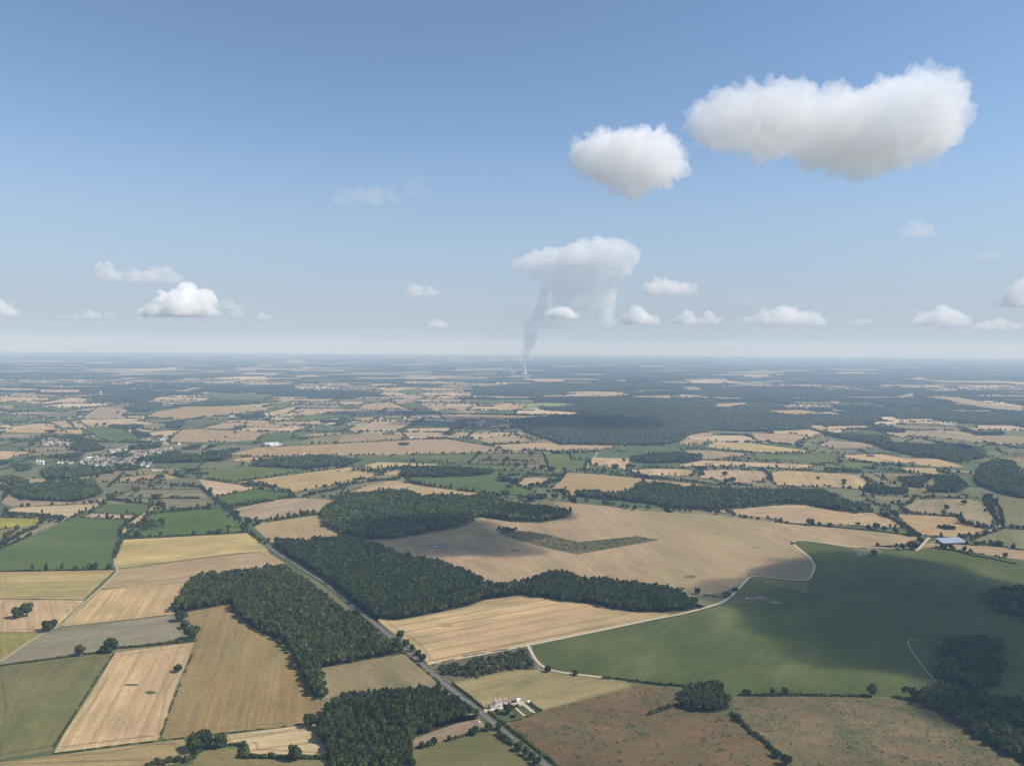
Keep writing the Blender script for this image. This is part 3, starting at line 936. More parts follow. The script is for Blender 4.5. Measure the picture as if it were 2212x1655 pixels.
# ------------------------------------------------------------------ woods
# label | tree height | spacing | leaf material | detail | outline of the canopy in the survey
W_DATA = """
dark broadleaf wood left of the straight road, notched round the brown field|15|5.7|woodleaf|MID|4 1200,225 1290,170 1430,165 1560,150 1830,115 1960,205 2130,330 2210,400 2330,470 2450,565 2600,690 2400,725 2200,765 2070,785 2085,880 2095,960 2070,1000 2020,960 1960,860 1880,690 1830,620 1690,560 1570,480 1490,372 1200,425 1115,425 1150,330 1190,270
dark broadleaf wood right of the straight road, tapering along the stubble to the gravel track|15|5.7|woodleaf|MID|5 -440,-20 -250,-45 0,-70 60,-60 150,-40 250,-15 330,20 400,45 470,65 580,70 680,100 800,135 900,195 980,240 1020,240 1200,210 1330,170 1440,150 1520,178 1600,198 1800,215 1940,225 2100,250 2195,275 2250,320 2320,360 2355,390 2300,405 2160,425 1990,428 1760,408 1640,375 1400,350 1180,318 930,350 830,388 640,428 380,478 240,472 150,425 -90,215 -340,62
dark broadleaf wood left of the road opposite the white farmhouse|15|5.5|woodleaf|MID|4 2200,945 2330,925 2440,930 2470,895 2560,915 2700,910 2830,890 2900,950 3000,1010 3080,1050 3092,1080 3060,1105 2960,1140 2800,1192 2668,1240 2662,1300 2660,1480 2150,1480 2110,1300 2060,1240 2050,1180 2090,1090 2110,1010
small dark copse between the green crop and the red heath|13|5.5|woodleaf|MID|6 -20,1030 10,960 20,880 130,880 250,870 310,950 315,1050 250,1068 170,1075 60,1060
dark woodland in cloud shade beside the green heath|14|6.5|woodleaf|MID|6 1440,975 1560,925 1640,870 1900,930 2212,980 2500,1000 2500,1500 2220,1410 2080,1330 1950,1260 1870,1200 1760,1110 1600,1040 1500,1010
dark wood in cloud shade past the narrow track|14|6.5|woodleaf|MID|6 1665,650 1720,580 2080,590 2060,900 1900,925 1645,850
small dark wood in cloud shade at the crop's far edge|14|7|woodleaf|LOW|6 1960,320 2130,255 2300,240 2300,480 2060,440
young scrub wood of mixed bushes beside the road bend|6|4.6|paleleaf|MID|5 650,770 900,715 1120,670 1200,665 1235,720 1250,790 1120,800 900,842 725,868 660,830
large dark wood half in cloud shade behind the long wood|15|7.5|woodleaf|LOW|2 -120,1100 -100,1050 0,1000 20,975 100,965 280,950 430,945 520,985 700,985 790,985 960,970 1080,1030 1240,1040 1400,1065 1490,1110 1470,1125 1300,1160 1100,1150 910,1120 800,1180 600,1220 330,1265 160,1270 0,1230 -100,1180
dark oblong wood above the green crop with pale patches|13|8|woodleaf|LOW|2 390,865 400,810 560,795 700,800 985,815 980,845 860,860 500,867
very large dark forest stretching to the right beyond the fields|15|13|woodleaf|DOME|2 1115,520 1180,490 1420,475 1600,455 1290,432 1350,418 1520,400 1570,368 1800,362 2212,372 2430,385 2410,425 2560,410 2740,400 2830,410 2740,450 2935,462 3100,455 3480,470 3500,505 3380,525 3040,522 3030,560 2800,570 2620,575 2395,565 2250,600 2195,640 2090,660 1900,662 1410,655 1370,635 1260,605 1210,580 1150,545
dark narrow wood below the pale field near the forest|13|9|woodleaf|LOW|2 1870,735 2000,710 2150,705 2330,720 2330,755 2212,775 2000,780 1890,767
long dark wood behind the field with a tree-lined edge|14|7.5|woodleaf|LOW|2 1510,985 1560,955 1650,945 1700,960 1780,970 1910,950 1900,905 1960,895 2100,905 2212,925 | 3 150,925 400,940 700,940 900,945 1000,975 1100,1030 1210,1035 1215,1085 1100,1090 950,1065 800,1035 640,1035 420,1055 200,1080 0,1073 | 2 2150,1072 2000,1040 1800,1020 1700,1012 1530,992
dark wood at the field bend before the village|13|8|woodleaf|LOW|1 0,940 130,905 160,890 200,910 420,900 600,880 640,940 660,985 500,1025 150,1017
bushy dark wood left below the village|12|8.5|woodleaf|LOW|1 260,830 420,800 660,820 640,850 400,885 310,882
smooth dark wood beside the pale stubble right of the village|13|9|woodleaf|LOW|1 1620,790 1740,745 2100,720 2212,735 2300,770 2212,792 1990,815 1720,802
dark wood on the right flank of the village|14|9|woodleaf|LOW|1 915,755 1080,720 1400,725 1500,740 1440,762 1100,777 950,777
dark trees behind the upper village houses|13|9|woodleaf|LOW|1 830,665 1030,645 1030,680 840,692
dark round wood between village and white sheds|13|9|woodleaf|LOW|1 1170,672 1290,655 1290,685 1180,692
dark wooded mound in the middle of the village|13|9|woodleaf|LOW|1 670,725 820,700 840,735 680,742
dark wood between the housing estate and the village|13|9|woodleaf|LOW|1 490,622 600,613 640,670 700,690 560,705 460,692
long dark wood left of the village|12|9|woodleaf|LOW|1 0,765 350,722 560,715 520,740 200,752 0,792
dark straggling trees below the village's left end|11|9|woodleaf|LOW|1 500,785 620,800 740,815 760,840 640,850 520,825
dark trees in the meadow left of the village|12|9|woodleaf|LOW|1 375,738 480,742 510,772 400,768
dark trees under the village church|11|9|woodleaf|LOW|1 745,795 860,785 905,800 900,822 780,828
dark trees behind the right village street|12|10|woodleaf|LOW|1 1040,720 1100,700 1240,715 1290,735 1100,735
dark trees round the housing estate's upper edge|11|10|woodleaf|LOW|1 190,640 240,610 330,600 480,598 540,612 500,622 300,612 240,640 205,665
dark belt left of the wood before the village|12|9|woodleaf|LOW|1 0,870 60,850 130,870 150,900 60,905 0,895
small dark wood beside the grain silos|12|9|woodleaf|LOW|1 100,785 200,777 200,820 120,832
dark tree mass at the village's right end|13|10|woodleaf|LOW|1 1300,720 1480,690 1560,690 1440,730
dark pointed wood beside the round green field|13|10|woodleaf|DOME|1 850,572 960,577 960,612 900,612
long low wood above the round green field|13|11|woodleaf|DOME|1 700,527 920,525 920,547 780,557 710,542
rounded dark wood at the green wedge field|13|11|woodleaf|DOME|1 1075,512 1200,490 1170,550 1080,552
dark square wood far behind the village|13|12|woodleaf|DOME|1 800,430 870,392 1045,380 1040,432 900,442
wide far wood left of the square wood|13|14|woodleaf|DOME|1 590,347 940,335 1060,340 920,387 640,387
far broad wood below the water tower plain|13|15|woodleaf|DOME|1 1220,312 1340,287 1900,270 1900,322 1500,327
far ribbon wood behind the stubble fields|13|13|woodleaf|DOME|1 1100,412 1340,375 1700,370 1740,387 1500,407
far dark wood by the white farm roofs|13|12|woodleaf|DOME|1 2060,512 2212,490 2290,500 2212,530
small far copse by the ribbon of hedges|13|11|woodleaf|DOME|1 1520,472 1700,455 1710,482 1580,492
dark tree belt along the stream on the right|14|9.5|woodleaf|LOW|3 880,582 1000,580 1330,600 1370,640 1700,660 1950,700 1960,745 1800,772 1640,745 1560,742 1340,692 1200,645 1000,612
dark grove beside the small green field|13|10|woodleaf|LOW|3 1250,542 1450,555 1440,580 1260,572
dense dark wood at the right above the avenue|15|8.5|woodleaf|LOW|3 1930,790 2010,755 2130,755 2180,800 2170,840 2400,870 2400,1010 2212,1002 2050,970 1900,900 1900,850
low dark wood far right below the pasture|12|12|woodleaf|LOW|3 1890,572 2080,570 2080,595 1900,597
dark thicket along the striped stubble's upper edge|13|8.5|woodleaf|LOW|3 920,802 1150,812 1170,842 940,832
dark grove above the meadow with single trees|13|8|woodleaf|LOW|3 1640,850 1790,870 1850,930 1800,965 1650,965 1580,965 1670,910
wedge-shaped dark copse between dry meadows|13|8|woodleaf|LOW|3 1400,882 1620,880 1540,937 1480,922
dark hedge wood beside the striped stubble's right end|13|8|woodleaf|LOW|3 1190,912 1250,905 1350,930 1450,930 1470,980 1300,977 1190,962
far wide forest band on the right|13|15|woodleaf|DOME|3 1300,420 1830,440 2212,440 2400,450 2400,525 2212,522 1920,522 1650,492 1400,492
far dark forest strip below the open heath|13|15|woodleaf|DOME|3 1160,367 1480,365 1640,395 1830,420 1640,422 1300,402
far forest band behind the big forest|13|17|woodleaf|DOME|3 0,312 300,300 800,300 1500,320 1400,347 800,347 640,362 440,352 160,347
far forest band before the cooling towers|13|17|woodleaf|DOME|2 860,292 1060,270 1500,260 2000,260 2212,265 2212,302 1800,302 1200,332 900,322
"""
WOODS, FOREST = [], []
DET = {'MID': MID, 'LOW': LOW, 'DOME': DOME}


def canopy_outline(s, h):
    D = []
    for seg in s.split('|'):
        t = seg.split()
        for q in t[1:]:
            x, y = map(float, q.split(','))
            D.append((int(t[0]), x, y, *disp(int(t[0]), x, y)))
    n = len(D)
    A = sum(D[i][3] * D[(i + 1) % n][4] - D[(i + 1) % n][3] * D[i][4] for i in range(n))
    sg = 1 if A > 0 else -1
    out = []
    for i in range(n):
        a, b, c = D[i - 1], D[i], D[(i + 1) % n]
        ny = 0
        for p, q in ((a, b), (b, c)):
            ex, ey = q[3] - p[3], q[4] - p[4]
            L = math.hypot(ex, ey) + 1e-9
            ny += -sg * ex / L
        out.append(at(b[0], b[1], b[2], 0.85 * h if ny < -0.35 else 0.0)[:2])
    return np.array(out)


def on_road(P, w):
    d = np.full(len(P), 1e9)
    for q in RP[::1]:
        d = np.minimum(d, np.hypot(P[:, 0] - q[0], P[:, 1] - q[1]))
    return d < w


def tree_rows(P, h, r, hv=0.16, n=None):
    k = len(P)
    return np.stack([P[:, 0], P[:, 1], np.zeros(k), r * rng.uniform(0.72, 1.35, k), h * np.clip(rng.normal(1, hv, k), 0.55, 1.45), rng.uniform(0, 6.28, k), rng.normal(0, 0.10, k)], 1)


for ln in W_DATA.strip().splitlines():
    lab, h, st, lf, det, s = ln.split('|', 5)
    h, st = float(h), float(st)
    poly = canopy_outline(s, h)
    P = scatter_poly(poly, st)
    if len(P) == 0:
        continue
    P = P[~on_road(P, 8.0)]
    # stands of lighter and darker trees, taller and lower ones, a few clearings
    big = np.array([nz(x, y, 60.0) for x, y in P])
    T = tree_rows(P, h, st * 0.74)
    T[:, 4] *= 1 + 0.22 * big
    T[:, 6] += 0.30 * np.array([nz(x, y, 45.0, 5.0) for x, y in P]) + rng.normal(0, 0.17, len(P))
    T[:, 3] *= np.where(rng.random(len(P)) < 0.10, rng.uniform(1.15, 1.6, len(P)), rng.uniform(0.72, 1.08, len(P)))
    if lf == 'woodleaf' and det != 'DOME':      # the crowns of closed woods start some way up
        lift = np.where(rng.random(len(P)) < 0.25, 0.02, 0.36)
        T[:, 2] = lift * T[:, 4]
        T[:, 4] *= 1.02 - lift
    if lf == 'paleleaf':
        keep = (np.array([nz(x, y, 22.0, 9.0) for x, y in P]) > -0.22)
        T = T[keep]
        T[:, 4] *= rng.uniform(0.4, 1.5, len(T))
    WOODS.append((lab, lf, det, poly, T, st))
WPOLY = [w[3] for w in WOODS]

# the forest trees that show largest: single trees; the others stay in their wood
cand = []
for wi, (lab, lf, det, poly, T, st) in enumerate(WOODS[:3]):
    for ti, t in enumerate(T):
        v = Vector((t[0], t[1], -CAM_H + 10))
        px = FPX * v.dot(right) / v.dot(fwd) + CX
        py = CY - FPX * v.dot(up) / v.dot(fwd)
        if -5 < px < 2217 and py < 1665:
            cand.append((v.length, wi, ti))
cand.sort()
solo = {(wi, ti) for _, wi, ti in cand[:300]}


# ------------------------------------------------------------------ tree prototypes
def make_tree(name, cr, mat, bole, h=1.0):
    """unit tree: an Empty at the foot, a tapered trunk with limbs, a crown; scaled per tree"""
    root = empty(name, (0, 0, -500))
    t = MB()
    lean = (random.uniform(-.05, .05), random.uniform(-.05, .05))
    t.tube((0, 0, -0.01), (lean[0], lean[1], bole + 0.12), 0.085, 0.06, 7)
    t.tube((lean[0], lean[1], bole + 0.1), (lean[0] * 2, lean[1] * 2, 0.72), 0.06, 0.02, 6)
    for k in range(5):
        a = k * 1.26 + random.uniform(-.4, .4)
        z0 = bole + random.uniform(0.02, 0.2)
        t.tube((lean[0], lean[1], z0), (0.55 * math.cos(a), 0.55 * math.sin(a), z0 + random.uniform(0.18, 0.34)), 0.035, 0.012, 5)
    t.build('trunk', M['bark'], root)
    V, F, tn = cr
    V = V.copy()
    V[:, 2] = bole + V[:, 2] * (1 - bole)
    link('crown', quad_mesh('crown', V, F, tn), M[mat], root)
    return root


PROTO_HT = [make_tree('hedgerow_tree', HI[i], 'leaf', b) for i, b in enumerate((0.05, 0.09, 0.06, 0.12, 0.04, 0.07))]
PROTO_FT = [make_tree('forest_tree', WOODHI[i], 'woodleaf', b) for i, b in enumerate((0.25, 0.3, 0.22, 0.28))]
used = set()


def place(protos, x, y, r, h, label, cat, group):
    p = protos[random.randrange(len(protos))]
    if p.name in used:
        p = copy_tree(p)
    else:
        used.add(p.name)
    p.location = (x, y, 0)
    p.scale = (r, r, h)
    p.rotation_euler = (0, 0, random.uniform(0, 6.28))
    tag(p, label, cat, group)
    return p


FGROUP = ("tall broadleaf tree inside the wood left of the straight road",
          "tall broadleaf tree inside the wood right of the straight road",
          "tall broadleaf tree inside the wood opposite the white farmhouse")
for wi, (lab, lf, det, poly, T, st) in enumerate(WOODS):
    keep = np.array([(wi, ti) not in solo for ti in range(len(T))])
    for ti in np.nonzero(~keep)[0]:
        t = T[ti]
        place(PROTO_FT, t[0], t[1], t[3], t[4] + t[2], FGROUP[wi], 'forest tree', FGROUP[wi])
    V, F, tn = merge(DET[det], T[keep])
    o = link('woodland', quad_mesh('woodland', V, F, tn), M['farleaf_shaded' if det == 'DOME' else lf])
    tag(o, lab, 'wood', kind='stuff')
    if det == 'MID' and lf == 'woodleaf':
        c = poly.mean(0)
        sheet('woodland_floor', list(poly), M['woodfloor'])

# ------------------------------------------------------------------ landmarks that name a place
LANDMARKS = [("the white farmhouse", 5, 1050, 1020), ("the big blue-grey barn roof", 3, 1730, 1280), ("the village church", 1, 720, 780), ("the grain silos", 1, 260, 770),
             ("the L-shaped scrub strip", 2, 1550, 1300), ("the field pond", 2, 610, 1315), ("the shaded farm by the gravel track", 6, 520, 340),
             ("the ruined farmstead at the crop edge", 6, 1180, 40), ("the curved avenue", 3, 2050, 1090), ("the ruin in the stubble", 3, 1710, 1190),
             ("the dark-roofed barns", 3, 1150, 715), ("the striped stubble fields", 3, 850, 870), ("the bare purple-brown field", 1, 800, 915),
             ("the sunflower field below the lane", 1, 120, 1170), ("the big maize field", 1, 400, 1280), ("the maize field by the straight road", 1, 1200, 1170),
             ("the white sheds", 1, 1740, 655), ("the housing estate", 1, 360, 640), ("the two weed patches", 4, 900, 920), ("the brown field", 4, 1500, 900),
             ("the roadside scrub wood", 5, 950, 760), ("the red heath", 5, 1600, 1200), ("the green heath", 6, 1100, 1200), ("the oval copse", 2, 415, 655),
             ("the very large forest", 2, 1700, 560), ("the long dark wood", 3, 500, 1000), ("the green crop with pale patches", 2, 800, 910), ("the bottom meadow", 5, 800, 1330),
             ("the lilac meadow", 4, 700, 600), ("the big stubble field with the gravel track", 3, 300, 1200), ("the orange stubble strip", 3, 1950, 1330),
             ("the dry meadow with single trees", 3, 1750, 1060), ("the white farm sheds", 2, 490, 610), ("the farmstead under trees", 2, 1650, 705), ("the oblong wood", 2, 700, 830)]
LMK = [(n, np.array(disp(c, x, y))) for n, c, x, y in LANDMARKS]


def near(c, x, y):
    d = np.array(disp(c, x, y))
    return min(LMK, key=lambda t: abs(t[1][0] - d[0]) + 2.2 * abs(t[1][1] - d[1]))[0]


def mpp(c, x, y):
    """metres per sheet pixel across the view at a ground point"""
    p = at(c, x, y)
    dx, dy = disp(c, x, y)
    dist = math.sqrt(p[0] ** 2 + p[1] ** 2 + CAM_H ** 2)
    return dist / math.sqrt(FPX ** 2 + (dx - CX) ** 2 + (dy - CY) ** 2) * ORG[c][2] * 0.54861


# ------------------------------------------------------------------ single trees
TREES = []          # x, y, radius, height, label, group
ONE = """
4|118,462,78,80|broad dark oak on the far left stubble, left of its pair|4
4|172,455,90,92|tallest dark oak of the pair on the far left stubble|4
4|322,545,88,80|round dark tree at the bend of the grassy field track
4|512,706,66,68|rounded dark tree on the hedge above the big olive field
4|712,684,92,88|broad dark tree at the corner of hedge and pale stubble
4|662,690,50,45|small dark tree leaning on the broad hedge tree
4|1146,812,52,55|lone small tree with bare trunk in the stubble field
4|1252,1318,110,110|left dark tree of the big pair by the bottom hedge
4|1320,1300,110,118|tallest dark tree of the group by the bottom hedge
4|1425,1298,90,95|dark rounded tree just right of the bottom tree group
4|1890,1385,80,105|tall brownish tree rising from the straight bottom hedge
4|1925,1378,60,80|low brownish tree beside the tall one in the bottom hedge
4|1168,482,80,70|dark tree at the lower tip of the notched wood
4|1235,600,95,95|broad dark tree at the corner of brown field and lilac meadow
4|1190,530,60,50|smaller dark tree above the broad corner tree
4|2000,1160,90,80|pale bush tree at the brown field's lower right corner
5|862,1215,62,58|dark round tree on the hedge between tan strip and bottom meadow
5|702,1255,36,34|small round bush tree midway along the bottom meadow hedge
5|742,1232,16,14|tiny bush above the bottom meadow hedge
5|530,1300,46,46|left dark tree of three on the bottom meadow's left hedge
5|570,1292,36,38|middle dark tree of three on the bottom meadow's left hedge
5|606,1280,50,48|right dark tree of three on the bottom meadow's left hedge
5|1338,812,46,40|dark round bush where the gravel track bends
5|1516,832,38,36|dark round bush beside the gravel track below the crop
5|1082,1082,62,75|tall dark garden tree in front of the white farmhouse
5|1120,1105,36,22|low garden shrub right of the tall garden tree
5|1012,1065,26,18|small garden shrub by the farmhouse drive
5|958,1188,56,50|dark tree at the roadside corner of the bottom meadow
5|1020,1185,44,48|upright dark tree on the road edge below the farmhouse
5|388,600,60,58|dark tree at the road by the notched wood's corner
5|425,645,46,50|dark tree on the verge just below the wood corner
5|465,680,34,46|narrow upright dark tree on the road verge
5|500,705,40,44|dark tree on the verge beside the big pale stubble
5|530,742,50,62|thin dark tree with gaps at the track turning
5|1150,1318,60,62|dark roadside tree on the left verge near the bottom
5|1195,1350,56,58|second dark roadside tree from the bottom meadow corner
5|1235,1375,50,58|dark roadside tree over the road edge near the frame bottom
5|1268,1405,60,56|dark roadside tree at the frame bottom
6|1230,968,64,84|pale round willow on the hedge between crop and green heath
6|590,952,34,40|small dark tree on the hedge right of the copse
6|672,955,52,44|low broad dark tree on the hedge right of the copse
6|430,955,60,30|dark bush at the copse end of the heath hedge
6|368,1125,46,52|dark bush tree on the hedge below the copse
6|618,1360,64,52|dark round bush on the heath hedge near the frame bottom
6|684,1412,72,68|larger dark round bush at the frame bottom on the heath hedge
6|108,312,38,52|dark lone tree at the right tip of the tapering wood
6|300,328,52,30|low dark bush at the fork of the gravel track
6|352,290,40,26|low dark bush in shade by the gravel track
6|1742,25,42,40|round dark tree left of the orange stubble edge hedge
6|1690,22,30,36|smaller dark tree beside the round one by the blue-grey barn
6|1245,60,46,34|dark tree beside the ruined farmstead at the crop edge
3|1495,1330,78,74|big dark tree by the gravel track below the blue-grey barn
3|1428,1335,36,44|small dark tree left of the big tree by the gravel track
3|1545,1290,46,40|dark tree right of the big tree by the gravel track
3|836,1176,62,52|large dark tree on the long field hedge
3|895,1176,28,28|small round tree right of the large hedge tree
3|966,1185,38,32|low round tree on the long field hedge
3|1208,1203,36,30|round tree left of the tallest tree on the long hedge
3|1263,1200,46,46|tallest round tree on the long hedge before the barn
3|1312,1214,42,36|round dark tree right of the tallest hedge tree
3|1386,1226,36,34|dark round tree near the right end of the long hedge
3|1490,1242,64,46|broad dark tree group where the two long hedges meet
3|1712,1076,34,34|lone round tree in the middle of the dry meadow
3|1826,1042,38,32|lone tree near the top of the dry meadow
3|1963,1088,22,22|small reddish lone tree by the curved avenue
3|1960,1192,34,24|dark tree on the hedge right of the ruin stubble
3|1696,1108,34,30|dark tree on the lower hedge of the dry meadow
3|1812,1165,48,58|dense dark tree at the dry meadow's lower corner
3|2132,1195,28,28|left small round tree right of the curved avenue
3|2172,1200,26,30|right small round tree right of the curved avenue
3|2040,1308,70,36|dark broad tree in the right olive field
3|1995,1298,26,30|small tree beside the broad tree in the right olive field
3|340,1118,36,30|round dark tree on the pale field's hedge
3|238,1104,50,32|low broad tree at the left end of the pale field's hedge
3|886,880,22,24|lone dark tree in the middle of the striped stubble
3|1050,905,30,40|tall dark twin tree on the striped stubble
3|1050,918,26,30|lower tree at the foot of the tall twin tree
3|285,860,34,52|tall dark tree in the gap of the striped stubble
3|332,895,48,46|broad dark tree by the striped stubble's lower hedge
3|298,908,40,36|dark tree left of the broad striped stubble tree
3|1025,775,28,50|tall poplar-like tree at the end of the green strip
3|1410,805,32,30|rounded tree above the hedge by the dark-roofed barns
3|1742,808,14,16|tiny tree on the hedge beside the right stubble
2|1065,890,100,62|broad dark tree clump beside the pale patch crop
2|1135,908,58,44|dark rounded clump right of the broad clump
2|1092,935,50,24|low dark bush clump in the dark green crop
2|1060,978,56,30|dark bush at the bottom edge of the dark green crop
2|1386,1008,50,44|reddish dark tree by the stubble corner
2|1442,1015,30,28|left small round tree of three under the pink stubble
2|1490,1018,46,34|middle round tree of three under the pink stubble
2|1590,1025,36,26|right round tree of three under the pink stubble
2|1822,1065,30,30|dark round tree on the wood-edge row
2|1850,1072,32,32|second dark round tree on the wood-edge row
2|1900,1078,42,34|broad dark round tree on the wood-edge row
2|1985,1080,26,42|narrow dark tree at the end of the wood-edge row
2|1300,1005,70,60|tall dark clump joining two hedges by the pink stubble
2|1236,1020,90,46|dark clump at the upper right of the shaded wood
2|490,912,26,26|left small tree by the dark green crop
2|520,916,20,28|right small tree by the dark green crop
2|588,926,18,14|tiny tree on the dark green crop edge
2|1300,818,48,86|tall dark tree column by the square green field
2|1362,825,62,42|dark clump below the square green field
2|1444,828,28,26|small tree right of the clump below the square green field
2|1232,728,44,28|dark clump in the olive pasture
2|1078,765,40,80|tall dark clump in the middle of the olive pasture
2|1140,800,50,28|low dark tree on the pasture hedge
2|1195,805,42,28|second low dark tree on the pasture hedge
2|892,724,36,28|dark tree at the pasture's upper left
2|665,714,16,14|small lone tree on the long green field's edge
2|735,718,14,12|tiny tree on the long green field's edge
2|795,720,24,14|low bush on the long green field's edge
2|1700,838,38,40|dark tree in the row under the farmstead stubble
2|1755,848,22,26|small tree right of the row under the farmstead stubble
2|1790,850,20,26|last small tree right of the row under the farmstead stubble
2|1775,808,44,50|tall dark tree in the farmstead stubble
2|1830,770,28,26|round tree at the farmstead stubble's corner
2|915,486,18,12|tiny lone tree in the far long stubble
2|840,510,26,20|small dark tree below the far long stubble
2|770,510,18,16|smaller dark tree left below the far long stubble
2|700,590,96,66|large dark rounded copse tree by the far hedges
2|240,495,40,32|dark tree at the far small farm
2|1120,552,40,24|dark tree at the big forest's left corner
2|1050,558,50,20|low dark tree left of the big forest's corner
2|260,576,20,18|tiny dark tree in the far tan field
1|350,1140,50,32|dark tree at the end of the lane row
1|390,1155,60,50|dark broad tree at the meeting of lane and sunflower field
1|1410,1232,50,42|dark round tree in the maize by the straight road
1|1010,1008,64,38|dark rounded tree group in the olive meadow
1|882,965,52,34|dark tree group at the olive meadow's top
1|1036,880,54,36|dark tree clump by the stubble before the village
1|975,900,32,26|small dark tree by the bare purple-brown field
1|920,890,30,24|left dark tree by the bare purple-brown field
1|822,893,18,16|tiny tree by the bare purple-brown field
1|1410,892,20,18|left small tree under the green village field
1|1476,902,24,18|right small tree under the green village field
1|1615,925,66,44|broad dark tree at the reddish stubble's left corner
1|1357,968,32,36|dark tree beside the straight road above the green field
1|1600,1172,50,46|dark tree right of the straight road by the tan field
1|1668,1168,44,36|dark rounded tree at the tan field's corner
1|1640,1178,26,18|low bush between the two tan field trees
1|1640,1250,26,26|small dark tree at the left road verge
1|1732,1285,34,28|dark tree at the right road verge above the wood
1|160,915,62,40|tall dark tree rising from the wood before the village
1|330,580,70,24|dark oval copse tree left beyond the estate
1|400,576,18,18|left tiny tree beyond the housing estate
1|426,578,12,16|right tiny tree beyond the housing estate
1|625,534,26,16|left tree on the far straw strip
1|676,532,24,18|right tree on the far straw strip
1|760,456,18,16|lone tree in the far tan field
1|1568,790,24,26|small tree left of the smooth dark wood
1|1640,760,18,20|left round tree by the smooth wood's stubble
1|1680,762,26,22|right round tree by the smooth wood's stubble
1|1516,588,18,20|lone tree inside the far striped stubble
1|1456,615,18,14|lone bush inside the far striped stubble
1|2015,655,22,22|lone round tree on the far olive field
1|1948,637,18,14|small bush tree on the far olive field
"""
for ln in ONE.strip().splitlines():
    f = ln.split('|')
    c = int(f[0])
    x, y, w, h = map(float, f[1].split(','))
    p = at(c, x, y)
    mp_ = mpp(c, x, y)
    TREES.append((p[0], p[1], w * mp_ / 2 * 0.97, min(h * mp_ * 1.05, 26.0 if c > 3 else 19.0), f[2], None))

